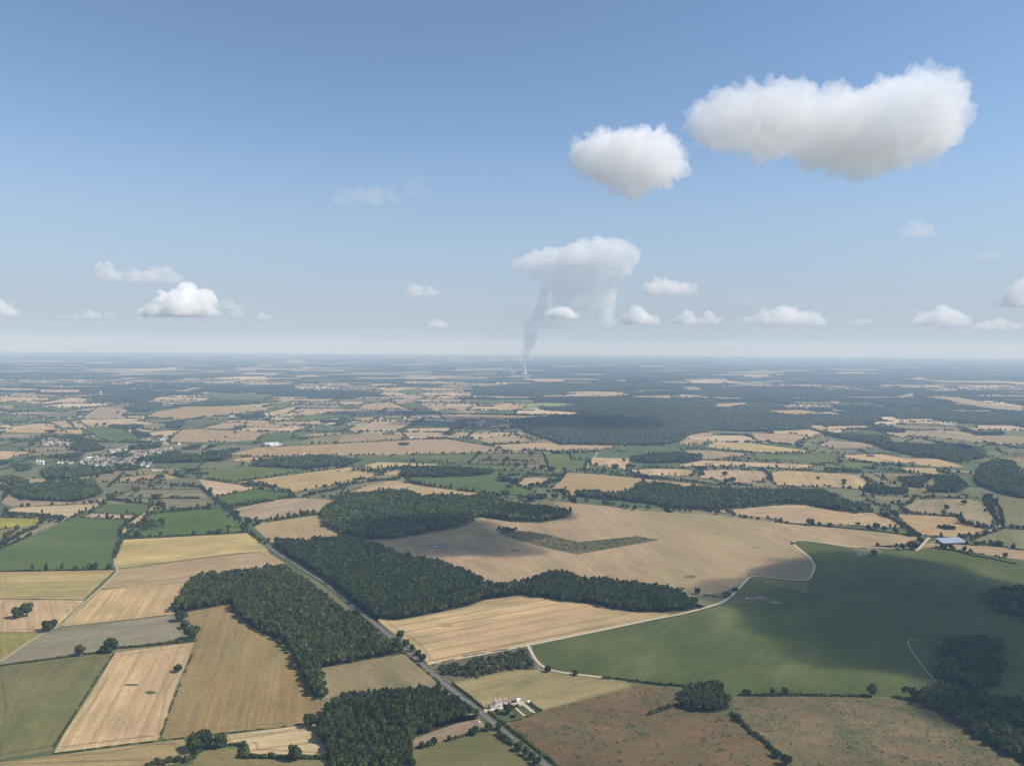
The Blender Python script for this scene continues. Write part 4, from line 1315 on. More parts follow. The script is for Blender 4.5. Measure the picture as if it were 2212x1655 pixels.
# rows of trees: sheet | spacing in metres | crown radius | height | line | what they stand on
ROWS = """
1|7|4.5|9|0,1112 300,1122|in the row above the sunflower field
1|7|4.5|9|270,1172 320,1162|in the short row at the sunflower field's end
1|6|4.5|9|0,1300 50,1290 140,1235 240,1195|in the dense row along the lane
1|7|4.5|9|960,1107 1110,1092 1260,1072 1360,1077|on the upper hedge of the roadside maize
1|6|4.5|8|1110,1002 1285,1006|in the dense row within the olive meadow
1|7|4|8|840,992 920,992|in the short row of the olive meadow
1|6|4.5|9|705,1012 850,1032|in the row above the long maize field
1|8|4.5|9|690,987 800,970|in the row left of the olive meadow
1|7|4.5|9|700,937 760,880 800,842|along the lane climbing to the village
1|6|4.5|9|1100,922 1290,932|in the thick row under the green village field
1|6|4.5|9|1180,872 1200,845 1340,850|in the clump left of the green village field
1|8|5|11|1660,925 1770,937|in the row left of the reddish stubble
1|7|5|10|1790,962 1870,965|in the row right of the reddish stubble
1|6|4.5|9|1460,1062 1560,1045 1760,1022|in the dense row under the roadside green field
1|7|5|10|1820,1005 1960,995 2060,970 2200,945|in the row above the shaded tan field
1|9|4.5|9|2080,995 2200,1012|beside the shaded tan field's right end
1|9|4|8|1290,922 1350,982 1440,1062 1540,1152|along the straight road's right verge
1|10|3.5|7|1470,1060 1560,1170 1640,1242 1700,1300|along the straight road's left verge
1|8|3.5|6|1470,1192 1570,1197|on the low bank in the roadside maize
2|7|5|10|140,832 280,842|in the row under the pale strip
2|7|5|10|280,827 450,802|in the row climbing to the oblong wood
2|6|5|11|0,932 220,892|in the thick row left of the oblong wood
2|6|5|11|230,892 380,882|in the thick row under the oblong wood
2|9|3.2|12|590,990 790,990|in the thin bare-stemmed row on the shaded wood's edge
2|6|5|10|1030,862 1200,852 1430,862|in the thick row beyond the pale patch crop
2|6|5|10|1310,922 1430,882|in the row left of the pink stubble
2|7|5|10|1200,922 1330,932|in the row below the small pale field
2|7|5|9|1280,995 1330,1002|in the short row beside the tall clump
2|6|5|10|1340,962 1470,966|in the row on the pink stubble's left end
2|8|5|10|1700,1035 1780,1055|in the row on the long wood's edge
2|8|5|9|2110,1085 2250,1092|in the row at the long wood's foot
2|8|5|10|1550,822 1650,828|in the row under the farmstead stubble's left side
2|9|5|9|1830,852 1930,862|in the row above the pink stubble
2|8|5|9|1960,867 2220,894|in the long row above the pink stubble
2|8|5|9|1870,802 1910,807|in the short row under the farmstead
2|8|5|9|1950,802 2150,807|in the long row under the narrow wood
2|9|5|9|890,762 1010,763|in the upper pasture row
2|9|5|9|1060,763 1140,764|in the middle pasture row
2|9|5|9|1170,767 1240,767|in the right pasture row
2|9|5|9|1270,702 1360,702|in the row above the square green field
2|9|5|10|1420,715 1640,705|among the trees round the farmstead
2|11|5|9|1020,597 1100,602|in the far row under the olive field
2|9|5|10|740,557 860,560 980,562|in the far thick row by the copse
2|9|5|9|910,522 1100,517|in the far row left of the big forest
2|11|5|9|370,572 480,522|in the far sloping row
2|11|5|9|70,522 200,517|in the far row by the small farm
3|7|4.5|8|380,1124 510,1138|in the dense row on the pale field's hedge
3|9|4.5|8|590,1147 670,1160|in the short row on the pale field's hedge
3|8|4|7|780,1172 850,1178|around the large hedge tree
3|6|4|7|1300,1115 1400,1155 1480,1205 1540,1245|in the dense line running down to the blue-grey barn
3|6|4.5|9|1200,1022 1270,1045 1340,1065|in the dense row under the right end of the long wood
3|8|4.5|8|1290,1082 1350,1084|in the short row at the dense line's top
3|8|4.5|8|1350,1087 1470,1097|in the row left of the dry meadow
3|8|4.5|8|1520,1102 1600,1106|in the dark clump on the dry meadow's lower hedge
3|10|4|7|1740,1110 1790,1113|in the short row beside the ruin stubble
3|6|3.6|9|1955,990 2005,1060 2030,1130 2042,1172|in the left line of the curved avenue
3|6|3.6|9|1978,985 2046,1060 2070,1130 2074,1182|in the right line of the curved avenue
3|8|4.5|8|1410,1052 1480,1032 1510,992 1560,1002|in the bent row above the dry meadow
3|7|4.5|9|530,815 570,860 590,895|in the row splitting the striped stubble
3|9|4.5|8|105,805 150,855|in the left cross row of the striped stubble
3|9|4.5|8|0,812 30,812|in the far left row of the striped stubble
3|9|4.5|8|70,802 205,806|in the left upper row of the striped stubble
3|9|5|9|270,806 320,807|in the middle upper clump of the striped stubble
3|10|4.5|8|340,812 440,817|in the middle upper row of the striped stubble
3|10|4.5|8|460,812 500,814|in the small upper clump of the striped stubble
3|9|4.5|8|560,815 660,818|in the right upper row of the striped stubble
3|8|4.5|8|740,820 860,824|in the row right above the striped stubble
3|9|5|9|870,792 920,795|in the clump above the striped stubble
3|6|4.5|9|0,888 120,905 250,922|in the thick row under the left striped stubble
3|6|4.5|9|260,915 460,925|in the thick row before the long dark wood
3|7|4.5|8|470,898 545,902|in the small row on the lower striped stubble
3|10|5|9|0,688 200,688|in the far row under the olive-tinted stubble
3|11|4.5|8|250,692 515,713|in the far row below the olive-tinted stubble
3|10|5|9|540,712 840,708|in the far row above the green strip
3|11|5|9|410,637 740,664|in the far row between two stubbles
3|10|5|10|740,652 800,622|in the far short row by the bright wedge
3|8|5|9|1090,762 1220,775 1350,787|in the thick row before the dark-roofed barns
3|7|5|10|1180,810 1430,832|in the thick belt under the small green field
3|10|4.5|8|1170,872 1320,892|in the row at the striped stubble's right corner
3|9|4.5|8|1650,822 1790,867|in the row right of the belt
3|9|5|9|1430,835 1560,860|in the row joining the belt and the copse
"""
for ln in ROWS.strip().splitlines():
    f = ln.split('|')
    c = int(f[0])
    st, r, h = map(float, f[1:4])
    P = resample(pts(f"{c} {f[4]}"), st)
    lab = "dark rounded tree " + f[5]
    for p in P:
        if random.random() < 0.12:
            continue
        k = random.uniform(0.7, 1.3)
        TREES.append((p[0] + random.gauss(0, st * .25), p[1] + random.gauss(0, st * .25), r * k, h * k * random.uniform(.85, 1.15), lab, "trees " + f[5]))
TREES.sort(key=lambda t: math.hypot(t[0], t[1]) / (t[2] + 0.4 * t[3]))
for x, y, r, h, lab, grp in TREES[:290]:
    place(PROTO_HT, x, y, r, h, lab, 'tree', grp)
rest = TREES[290:]
if rest:
    A = np.array([(t[0], t[1], 0, t[2], t[3], random.uniform(0, 6.28), random.gauss(0, .1)) for t in rest])
    V, F, tn = merge(MID, A)
    tag(link('distant_trees', quad_mesh('distant_trees', V, F, tn), M['leaf']), "small dark trees along the field edges farther off", 'trees', kind='stuff')

# ------------------------------------------------------------------ hedges
HEDGES = """
4|2.4|2.0|leaf|0,773 250,740 460,713|thin dark hedge above the big olive field
4|2.6|2.4|leaf|545,700 650,688|short hedge joining the two trees above the olive field
4|3.6|3.4|leaf|750,662 900,650 1050,635 1262,613|bushy hedge on the pale stubble's upper edge
4|2.0|1.4|leaf|735,695 640,835 560,960 500,1055 420,1180 325,1335|sparse weedy hedge between the olive field and the pale stubble
4|2.2|1.5|scrubleaf|1242,700 1200,800 1160,900 1110,1020 1040,1215|sparse weedy strip between the pale stubble and the brown field
4|1.6|0.9|leaf|345,1338 480,1325 720,1290 1000,1262 1180,1240|thin dark weed line under the pale stubble
4|1.6|1.0|scrubleaf|1390,1225 1560,1195 1970,1145|thin dark weed line under the brown field
4|3.5|3.0|leaf|1460,1287 1500,1280 1545,1280|short hedge right of the bottom tree group
4|6.5|4.5|leaf|1570,1275 1572,1320 1560,1362|thick upright hedge closing the bottom pale field
4|5.0|3.5|leaf|1530,1362 1700,1362 1860,1366 2000,1366 2150,1366|long thick straight hedge at the bottom pale field
4|7.0|4.5|leaf|930,1430 1000,1405 1100,1390 1200,1388 1250,1360 1285,1325|curving dark thicket at the frame bottom left
4|2.0|1.2|leaf|0,165 740,152|thin dark line under the big maize field
5|2.6|2.2|leaf|722,885 780,930 850,985 922,1046|dark clipped roadside hedge above the farmhouse drive
5|2.8|2.2|leaf|953,1068 1010,1112 1060,1150|dark clipped roadside hedge round the farmhouse garden
5|3.4|2.6|leaf|1060,1152 1180,1250 1250,1305 1330,1365 1430,1450|bushy roadside hedge along the red heath
5|5.5|5.0|leaf|1020,1215 1060,1245 1110,1285|thick dark hedge on the left verge below the farmhouse
5|2.4|1.6|leaf|410,690 480,745 560,815 645,885|low dark roadside hedge along the upper meadow
5|2.4|1.8|leaf|690,1255 800,1225 940,1185|low hedge between the tan strip and the bottom meadow
5|1.6|1.2|scrubleaf|590,770 800,712 1100,663 1180,655|reddish weedy bank under the big pale stubble
5|3.0|2.4|leaf|1700,850 1800,858 1900,872 1950,880 2050,892 2212,905|bushy hedge between the green crop and the red heath
5|2.0|1.6|leaf|1225,1010 1262,1040 1300,1062|low garden hedge behind the farmhouse plots
5|1.8|1.2|leaf|1070,1135 1170,1118 1300,1062|low bank between the garden and the red heath
5|5.0|3.2|leaf|2000,1085 2100,1045 2200,1025 2260,1040|dark bramble thicket at the red heath's top right
6|3.4|2.8|leaf|385,962 600,967 760,962 1000,968 1220,972|long bushy hedge above the green heath
6|4.2|3.6|leaf|322,1082 370,1115 420,1165 470,1212 545,1262 620,1345|bushy hedge between the red heath and the green heath
6|3.6|2.6|leaf|1640,5 1760,30 1900,68 2000,82 2160,118|dark hedge between the green crop and the orange stubble
6|2.6|2.0|leaf|150,318 200,320 245,330|low dark hedge by the tapering wood's track
3|2.8|2.4|leaf|670,1160 780,1170|short low hedge left of the large hedge tree
3|3.0|2.6|leaf|860,1178 1000,1190 1150,1202 1300,1218 1540,1250|long dark hedge running right to the blue-grey barn
3|2.8|2.2|leaf|1600,1105 1690,1112 1790,1116|dark hedge under the dry meadow
3|2.6|2.0|leaf|1840,1170 1920,1185 2000,1197|dark hedge between the ruin stubble and the avenue
3|2.6|2.0|leaf|2080,1187 2212,1207|dark hedge below the brown shaded field
3|2.8|2.4|leaf|1580,987 1700,995 1850,1003|dark hedge above the dry meadow
3|2.2|1.6|leaf|1600,1252 1740,1256|low hedge behind the blue-grey barn
3|2.2|1.6|leaf|1860,1277 1960,1297 2212,1336|thin hedge above the orange stubble
3|3.0|2.4|leaf|1265,1310 1340,1318 1410,1328|low broken hedge above the ruined farmstead
1|2.6|2.0|leaf|800,1262 1000,1258 1200,1247 1400,1236 1600,1221|low bushy hedge under the roadside maize
1|2.6|2.2|leaf|850,1032 960,1040 1060,1050|short hedge above the roadside maize
1|3.0|2.4|leaf|850,1002 1060,1003 1290,1006|dark hedge through the olive meadow
"""
for ln in HEDGES.strip().splitlines():
    f = ln.split('|')
    c, w, h = int(f[0]), float(f[1]), float(f[2])
    P = resample(pts(f"{c} {f[4]}"), w * 0.42)
    P = P + rng.normal(0, w * 0.13, P.shape)
    T = tree_rows(P, h, w * 0.5, 0.28)
    if h < 1.8:
        T = T[np.array([nz(x, y, 14.0, 2.0) for x, y in P]) > -0.12]
    V, F, tn = merge(LOW, T)
    o = link('hedge', quad_mesh('hedge', V, F, tn), M[f[3]])
    tag(o, f[5], 'hedge')

# hedgerows round the farther fields and lone bushes: one mass
B = []
for (k, poly), seam in zip(FIELDS, SEAM):
    d = np.linalg.norm(poly.mean(0))
    if d < 2000 or len(poly) > 24 or k in ('scrubfloor', 'garden'):
        continue
    n = len(poly)
    for i in range(n):
        a, b = poly[i], poly[(i + 1) % n]
        L = np.linalg.norm(b - a)
        if L < 30 or random.random() < 0.22 or (seam[i] and seam[(i + 1) % n]):
            continue
        st = 4.3 if d < 3500 else 8.0
        Q = resample([a, b], st)
        big = 1.0 + 0.5 * random.random()
        for q in Q:
            v = nz(q[0], q[1], 45.0, 3.0)
            if v < -0.42:
                continue
            tall = random.random() < 0.16 + 0.3 * max(v, 0)
            r = (random.uniform(3.0, 5.0) if tall else random.uniform(1.6, 2.6)) * (1 if d < 3500 else 1.25)
            hh = (random.uniform(6, 11) if tall else random.uniform(1.6, 3.0)) * big
            B.append((q[0] + random.gauss(0, 1.5), q[1] + random.gauss(0, 1.5), 0, r, hh, random.uniform(0, 6.28), random.gauss(0, .1), d))
B = np.array(B)
B = B[~on_road(B[:, :2], 9.0)]
V1 = merge(LOW, B[B[:, 7] < 3300][:, :7])
V2 = merge(DOME, B[B[:, 7] >= 3300][:, :7])
b = len(V1[0])
tag(link('distant_hedgerows', quad_mesh('distant_hedgerows', np.concatenate([V1[0], V2[0]]), np.concatenate([V1[1], V2[1] + b]), np.concatenate([V1[2], V2[2]])), M['leaf']),
    "dark hedgerows round the farther fields", 'hedgerows', kind='stuff')

# low bushes and tussocks on the two heaths
for lab, poly, n, cfun in (("dark green gorse bushes scattered over the red heath", FARR[[k for k, _ in FIELDS].index('heath')], 700, 0),
                           ("low green bushes spread over the green heath", FARR[[k for k, _ in FIELDS].index('greenheath')], 1700, 1)):
    lo, hi = poly.min(0), poly.max(0)
    P = rng.uniform(lo, hi, (n * 8, 2))
    P = P[inpoly(P, poly)]
    v = np.array([nz(x, y, 55.0, 4.0 + cfun) for x, y in P])
    P = P[v + rng.normal(0, .42, len(P)) > (0.24 if cfun == 0 else 0.02)][:n]
    k = len(P)
    T = np.stack([P[:, 0], P[:, 1], np.zeros(k), rng.gamma(1.2, 0.75, k) + 0.3, rng.uniform(0.2, 0.65, k), rng.uniform(0, 6.28, k), rng.normal(0.05, 0.15, k)], 1)
    V, F, tn = merge(LOW, T)
    tag(link('heath_scrub', quad_mesh('heath_scrub', V, F, tn), M['scrubleaf']), lab, 'scrub', kind='stuff')
for lab, key, n in (("rough young bushes on the L-shaped scrub strip", pts("2 1015,1232 1050,1205 1110,1212 1230,1215 1540,1285 1920,1247 2060,1272 1530,1365 1380,1335 1250,1302"), 4200),):
    poly = np.array([p[:2] for p in key])
    lo, hi = poly.min(0), poly.max(0)
    P = rng.uniform(lo, hi, (n * 3, 2))
    P = P[inpoly(P, poly)][:n]
    k = len(P)
    T = np.stack([P[:, 0], P[:, 1], np.zeros(k), rng.uniform(0.6, 1.7, k), rng.uniform(0.3, 1.1, k), rng.uniform(0, 6.28, k), rng.normal(0, 0.12, k)], 1)
    V, F, tn = merge(LOW, T)
    tag(link('field_scrub', quad_mesh('field_scrub', V, F, tn), M['paleleaf']), lab, 'scrub', kind='stuff')
p0 = at(2, 1070, 1215)
copse = np.array([(p0[0] + random.gauss(0, 12), p0[1] + random.gauss(0, 9), 0, random.uniform(3, 5), random.uniform(7, 12), random.uniform(0, 6.28), random.gauss(0, .1)) for _ in range(26)])
V, F, tn = merge(MID, copse)
tag(link('copse', quad_mesh('copse', V, F, tn), M['leaf']), "small dark copse at the left tip of the L-shaped scrub strip", 'wood', kind='stuff')
for (c, x, y, w, h, lab) in ((2, 415, 655, 82, 24, "oval dark copse alone in the far pale stubble"), (1, 935, 1185, 220, 60, "dark copse set in the roadside maize"),
                             (3, 1712, 1195, 90, 30, "brush overgrowing the ruin in the stubble"), (2, 960, 750, 20, 30, "dark clump in the olive pasture corner")):
    k = 60 if w > 100 else 34
    cc = at(c, x, y)
    mm = mpp(c, x, y)
    gr = CAM_H / math.hypot(cc[0], cc[1])
    A = []
    for _ in range(k):
        a, rr = random.uniform(0, 6.28), math.sqrt(random.random())
        A.append((cc[0] + rr * math.cos(a) * w / 2 * mm, cc[1] + rr * math.sin(a) * h / 2 * mm / gr * 0.7, 0, random.uniform(2.6, 5), random.uniform(5, 10), random.uniform(0, 6.28), random.gauss(0, .1)))
    V, F, tn = merge(MID, np.array(A))
    tag(link('copse', quad_mesh('copse', V, F, tn), M['leaf']), lab, 'wood', kind='stuff')

# ------------------------------------------------------------------ the plain to the horizon: parcels, far woods, far hedges
LV, LF, LT = [], [], []
FW, FB = [], []        # wood domes, extruded wood blocks
WALLP = WPOLY + FARR


def far_off(P):
    ins = np.zeros(len(P), bool)
    for q in WALLP:
        lo, hi = q.min(0) - 5, q.max(0) + 5
        k = (P[:, 0] > lo[0]) & (P[:, 0] < hi[0]) & (P[:, 1] > lo[1]) & (P[:, 1] < hi[1]) & ~ins
        if k.any():
            ins[k] |= inpoly(P[k], q)
    return ins


RA = R(14)
ca_, sa_ = math.cos(RA), math.sin(RA)
y = -300.0
row_wave = lambda x, y_: y_ + 90 * nz(x, y_, 1500.0, 1.0) + 25 * nz(x, y_, 300.0, 2.0)
while y < 43000:
    dy = random.uniform(120, 300) + 0.011 * max(y, 0)
    half = 0.98 * max(y, 0) + 1600
    x = -half
    while x < half:
        dxx = random.uniform(140, 560) + 0.015 * max(y, 0)
        sk = random.uniform(-60, 60)
        q = []
        for (px, py) in ((x, y), (x + dxx * .5, y), (x + dxx, y), (x + dxx + sk, y + dy), (x + dxx * .5 + sk, y + dy), (x + sk, y + dy)):
            q.append((px + 30 * nz(px, py, 400, 7.0), row_wave(px, py)))
        cx_, cy_ = x + dxx / 2, y + dy / 2
        wv = nz(cx_, cy_ * 1.6, 2600.0, 12.0) + 0.45 * nz(cx_, cy_, 800.0, 13.0)
        pwood = (0.25 if cy_ < 9500 else 0.26) + 0.95 * wv + 0.012 * (cy_ / 1000) + 0.26 * min(1, max(-0.1, cx_ / max(cy_, 1)))
        u = random.random()
        if u < pwood and y > 4300:
            t = 0.05
            if y < 9500:
                P = scatter_poly(np.array(q), 17.0)
                if len(P):
                    FW.append(P)
            else:
                FB.append(q)
        else:
            t = random.choice((0.35, 0.45, 0.45, 0.55, 0.35, 0.68, 0.8)) if y > 11000 else random.choice((0.35, 0.45, 0.55, 0.68, 0.8, 0.8, 0.95, 0.68)) if y > 3500 else random.choice((0.35, 0.45, 0.45, 0.55, 0.35))
            if y > 1700 and y < 10000:
                Lq = resample([q[0], q[1], q[2], q[3]], 14.0)
                Lq = Lq[rng.random(len(Lq)) < 0.75]
                if len(Lq):
                    FW.append(Lq + 1e6 * 0)
        b = len(LV)
        LV += [(a[0] * 1.0, a[1] * 1.0, -0.3) for a in q]
        LF.append(tuple(range(b, b + 6)))
        LT.append(t)
        x += dxx
    y += dy
me = py_mesh('farmland', LV, LF)
a = me.attributes.new('tint', 'FLOAT', 'FACE')
a.data.foreach_set('value', np.array(LT, dtype=np.float32))
tag(link('farmland', me, M['parcels']), kind='structure')
P = np.concatenate(FW)
P = P[~far_off(P)]
P = P[(np.abs(P[:, 0]) < 0.8 * P[:, 1] + 300)]
k = len(P)
T = np.stack([P[:, 0], P[:, 1], np.zeros(k), rng.uniform(6, 12, k), rng.uniform(5, 15, k), rng.uniform(0, 6.28, k), rng.normal(0, .12, k)], 1)
T[P[:, 1] < 3500, 3] *= 0.45
T[P[:, 1] < 3500, 4] *= 0.6
V, F, tn = merge(DOME, T)
tag(link('distant_woods', quad_mesh('distant_woods', V, F, tn), M['farleaf_shaded']), "dark woods and hedges of the far plain", 'woods', kind='stuff')
V, F, tn = [], [], []
for q in FB:
    b = len(V)
    h = random.uniform(10, 17)
    c = np.mean(np.array(q), axis=0)
    q = [tuple(c + (np.array(p) - c) * random.uniform(0.9, 1.15)) for p in q]
    V += [(p[0], p[1], -0.2) for p in q] + [(p[0], p[1], h * random.uniform(.8, 1.15)) for p in q] + [(c[0], c[1], h)]
    for i in range(6):
        j = (i + 1) % 6
        F.append((b + i, b + j, b + 6 + j, b + 6 + i))
        F.append((b + 6 + i, b + 6 + j, b + 12, b + 12))
    tn += [random.uniform(.3, .6)] * 12
F = [f if f[2] != f[3] else f[:3] for f in F]
me = py_mesh('horizon_woods', V, F)
a = me.attributes.new('tint', 'FLOAT', 'FACE')
a.data.foreach_set('value', np.array(tn, dtype=np.float32))
tag(link('horizon_woods', me, M['farleaf_shaded']), "dark woods fading towards the horizon", 'woods', kind='stuff')
# ------------------------------------------------------------------ buildings
def prism_x(mb, prof, x0, x1):
    n = len(prof)
    mb.add([(x0, y, z) for y, z in prof] + [(x1, y, z) for y, z in prof],
           [tuple(range(n)), tuple(range(2 * n - 1, n - 1, -1))] + [(i, i + n, (i + 1) % n + n, (i + 1) % n) for i in range(n)])


def block(root, x0, x1, y0, y1, h, rh, wall, roof, wins=(), doors=(), chim=(), ridge=0.5, over=0.35, frames=True):
    """one gabled block of a building: wall, roof, windows, doors, chimneys as parts"""
    yr = y0 + (y1 - y0) * ridge
    w = MB()
    prism_x(w, [(y0, 0), (y1, 0), (y1, h), (yr, h + rh), (y0, h)], x0, x1)
    w.build('wall', M[wall], root)
    r = MB()
    s0, s1 = rh / max(0.1, yr - y0), rh / max(0.1, y1 - yr)
    prism_x(r, [(y0 - over, h - over * s0 + .03), (yr, h + rh + .03), (y1 + over, h - over * s1 + .03), (y1 + over, h - over * s1 + .25), (yr, h + rh + .27), (y0 - over, h - over * s0 + .25)], x0 - .25, x1 + .25)
    ro = r.build('roof', M[roof], root)
    for (x, z, ww, hh) in wins:
        b = MB()
        b.box(x - ww / 2, x + ww / 2, y0 - .05, y0 + .1, z, z + hh)
        b.build('window', M['glass'], root)
    for (x, ww, hh) in doors:
        b = MB()
        b.box(x - ww / 2, x + ww / 2, y0 - .06, y0 + .1, 0, hh)
        b.build('door', M['darkwood'], root)
    for (x, s) in chim:
        b = MB()
        b.box(x - s / 2, x + s / 2, yr - s / 2, yr + s / 2, h + rh - .6, h + rh + 1.2)
        b.box(x - s / 2 - .08, x + s / 2 + .08, yr - s / 2 - .08, yr + s / 2 + .08, h + rh + 1.2, h + rh + 1.4)
        b.build('chimney', M[wall], ro)
    return ro


# the white farmhouse by the road
p0, p1 = at(7, 527, 632), at(7, 716, 582)
e = (p1 - p0)[:2]
yaw = math.atan2(e[1], e[0])
Lm = float(np.linalg.norm(e))
p2 = at(7, 968, 522)
Lw = float(np.linalg.norm((p2 - p1)[:2]))
fh = empty('farmhouse', (p0[0], p0[1], zlev[0]), yaw)
tag(fh, "white two-storey farmhouse with long tiled wings beside the straight road", 'house')
block(fh, 0, Lm, 0, 7.2, 5.2, 2.2, 'render', 'greytiles', [(Lm * k, z, 0.9, 1.3) for k in (.14, .38, .62, .86) for z in (0.9, 3.3)], [(Lm * .5, 1.0, 2.1)], [(Lm * .12, .8), (Lm * .92, .8)])
block(fh, Lm + .02, Lm + Lw, 0.3, 7.0, 3.3, 2.3, 'render', 'tiles', [(Lm + Lw * k, 1.0, 1.0, 1.2) for k in (.45, .62)], [(Lm + Lw * .12, 1.8, 2.4), (Lm + Lw * .8, 2.2, 2.5), (Lm + Lw * .92, 1.0, 2.1)], [(Lm + Lw * .5, .8)])
block(fh, Lm + Lw + .02, Lm + Lw + 8.5, 1.2, 9.5, 3.0, 2.4, 'stone', 'redtiles', (), [(Lm + Lw + 4.2, 5.5, 2.6)])
block(fh, -7.6, -.9, -1.5, 4.0, 2.3, 1.6, 'render', 'tiles', [(-5.5, 1.0, .8, .8)], [(-3.0, 1.0, 2.0)])

q = at(7, 1205, 465)
sh = empty('outbuilding', (q[0], q[1], zlev[0]), yaw)
tag(sh, "small white flat-roofed outbuilding right of the farmhouse's red barn", 'outbuilding')
b = MB(); b.box(-3.2, 3.0, 0, 3.6, 0, 2.7); b.box(-2.4, -.9, .6, 2.2, 2.7, 4.0); b.build('wall', M['render'], sh)
b = MB(); b.box(-3.4, 3.2, -.2, 3.8, 2.702, 2.85); b.build('roof', M['whitesheet'], sh)
for x in (-1.6, 1.2):
    b = MB(); b.box(x - .5, x + .5, -.05, .1, 1.0, 1.9); b.build('window', M['glass'], sh)
b = MB(); b.box(2.0, 2.8, -.05, .1, 0, 2.0); b.build('door', M['darkwood'], sh)

q = at(7, 1480, 500)
cv = empty('caravan', (q[0], q[1], zlev[0]), yaw + .35)
tag(cv, "small white caravan parked at the end of the farmhouse yard", 'caravan')
b = MB(); b.prism([(-2.3, .55), (2.1, .55), (2.35, 1.2), (2.0, 2.55), (-2.0, 2.6), (-2.35, 1.3)], -1.1, 1.1); b.build('body', M['render'], cv)
for x, w in ((-1.2, .9), (.9, 1.1)):
    b = MB(); b.box(x - w / 2, x + w / 2, -1.13, -1.0, 1.4, 2.0); b.build('window', M['glass'], cv)
for sy in (-1.15, .95):
    b = MB(); b.lathe([(.0, 0), (.33, 0), (.33, .2), (0, .2)], 14, False)
    w_ = b.build('wheel', M['darkwood'], cv); w_.rotation_euler = (R(-90), 0, 0); w_.location = (0, sy, .33)
b = MB(); b.tube((2.2, 0, .6), (3.3, 0, .5), .06, .05); b.build('drawbar', M['darkwood'], cv)

q = at(5, 897, 1140)
rc = empty('roadside_cabinet', (q[0], q[1], zlev[0]), yaw)
tag(rc, "small white cabinet on a plinth in the rough grass left of the road", 'cabinet')
b = MB(); b.box(-1.2, 1.0, -.5, .6, 0, .5); b.box(-.2, .9, -1.3, -.5, 0, .3); b.build('plinth', M['concrete'], rc)
b = MB(); b.box(-.75, .55, -.35, .45, .5, 1.9); b.build('cabinet_body', M['render'], rc)
b = MB(); b.box(-.85, .65, -.45, .55, 1.9, 2.0); b.build('lid', M['whitesheet'], rc)
q = at(7, 1605, 790)
wb = empty('water_butt', (q[0], q[1], zlev[0]))
tag(wb, "pale upright water tank at the end of the garden path", 'tank')
b = MB(); b.lathe([(.55, 0), (.62, .3), (.62, 1.9), (.5, 2.1)], 14); b.build('tank_body', M['whitesheet'], wb)
b = MB(); b.lathe([(.3, 2.1), (.3, 2.25)], 12); b.build('lid', M['darkwood'], wb)
for nm, s, mk_ in (('gravel_yard', "7 540,650 720,592 960,530 1130,482 1290,455 1400,500 1330,560 1200,600 1000,620 860,620 700,690 560,700", 'gravel'),
                   ('gravel_drive', "7 170,742 215,690 385,668 560,655 540,725 400,735 260,795", 'gravel'),
                   ('vegetable_plot', "7 1170,640 1300,602 1545,790 1405,862", 'green'), ('vegetable_plot', "7 990,705 1065,672 1270,845 1180,880", 'maize'),
                   ('gravel_path', "7 1305,562 1400,535 1690,772 1600,800", 'gravel'), ('gravel_path', "7 1085,652 1140,640 1400,862 1340,888", 'gravel'),
                   ('garden_bed', "7 1430,560 1540,500 1800,700 1720,760", 'olive')):
    sheet(nm, pts(s), M[mk_])
for lab, s, n_ in (("bushy garden border behind the farmhouse plots", "7 1450,545 1540,500 1810,700 1760,765 1690,750", 70), ("low shrubs in front of the farmhouse yard", "7 980,580 1200,560 1200,610 1000,625", 26),
                   ("shrubs under the tall garden tree", "7 880,900 1000,850 1160,900 1100,945 920,940", 26)):
    poly = np.array([p[:2] for p in pts(s)])
    lo, hi = poly.min(0), poly.max(0)
    P = rng.uniform(lo, hi, (n_ * 8, 2))
    P = P[inpoly(P, poly)][:n_]
    T = tree_rows(P, 1.6, 0.9, .4)
    V, F, tn = merge(LOW, T)
    tag(link('shrubbery', quad_mesh('shrubbery', V, F, tn), M['leaf']), lab, 'shrubs', kind='stuff')


def farm(name, c, x, y, L, D, h, rh, turn, wall, roof, label, cat, ridge=.5, wins=0, group=None):
    p = at(c, x, y)
    o = empty(name, (p[0], p[1], 0.3), -math.atan2(p[0], p[1]) + R(turn))
    tag(o, label, cat, group)
    ws = [(-L / 2 + L * (k + .5) / wins, 1.0, 1.0, 1.3) for k in range(wins)]
    block(o, -L / 2, L / 2, 0, D, h, rh, wall, roof, ws, [(L * .2, 3.0 if wins == 0 else 1.1, min(h - .3, 3.2 if wins == 0 else 2.1))], (), ridge, .5)
    return o


q0, q1 = at(3, 1690, 1302), at(3, 1842, 1297)
Lb = float(np.linalg.norm((q1 - q0)[:2]))
bn = empty('barn', (q0[0], q0[1], .3), math.atan2(*(q1 - q0)[1::-1]))
tag(bn, "very large barn with one broad blue-grey sheet roof beside the gravel track", 'barn')
w = MB(); prism_x(w, [(0, 0), (24, 0), (24, 9.5), (0, 4.2)], 0, Lb); w.build('wall', M['darkwood'], bn)
w = MB(); prism_x(w, [(-1.2, 4.0), (25, 9.8), (25, 10.1), (-1.2, 4.3)], -1.0, Lb + 1.0); ro_ = w.build('roof', M['bluesheet'], bn)
for k in range(1, 8):
    w = MB(); w.box(Lb * k / 8 - .25, Lb * k / 8 + .25, -1.15, -1.05, 0, 4.0); w.build('post', M['concrete'], bn)
w = MB(); w.box(-.08, .05, 8, 16, 0, 5); w.build('door', M['bluesheet'], bn)

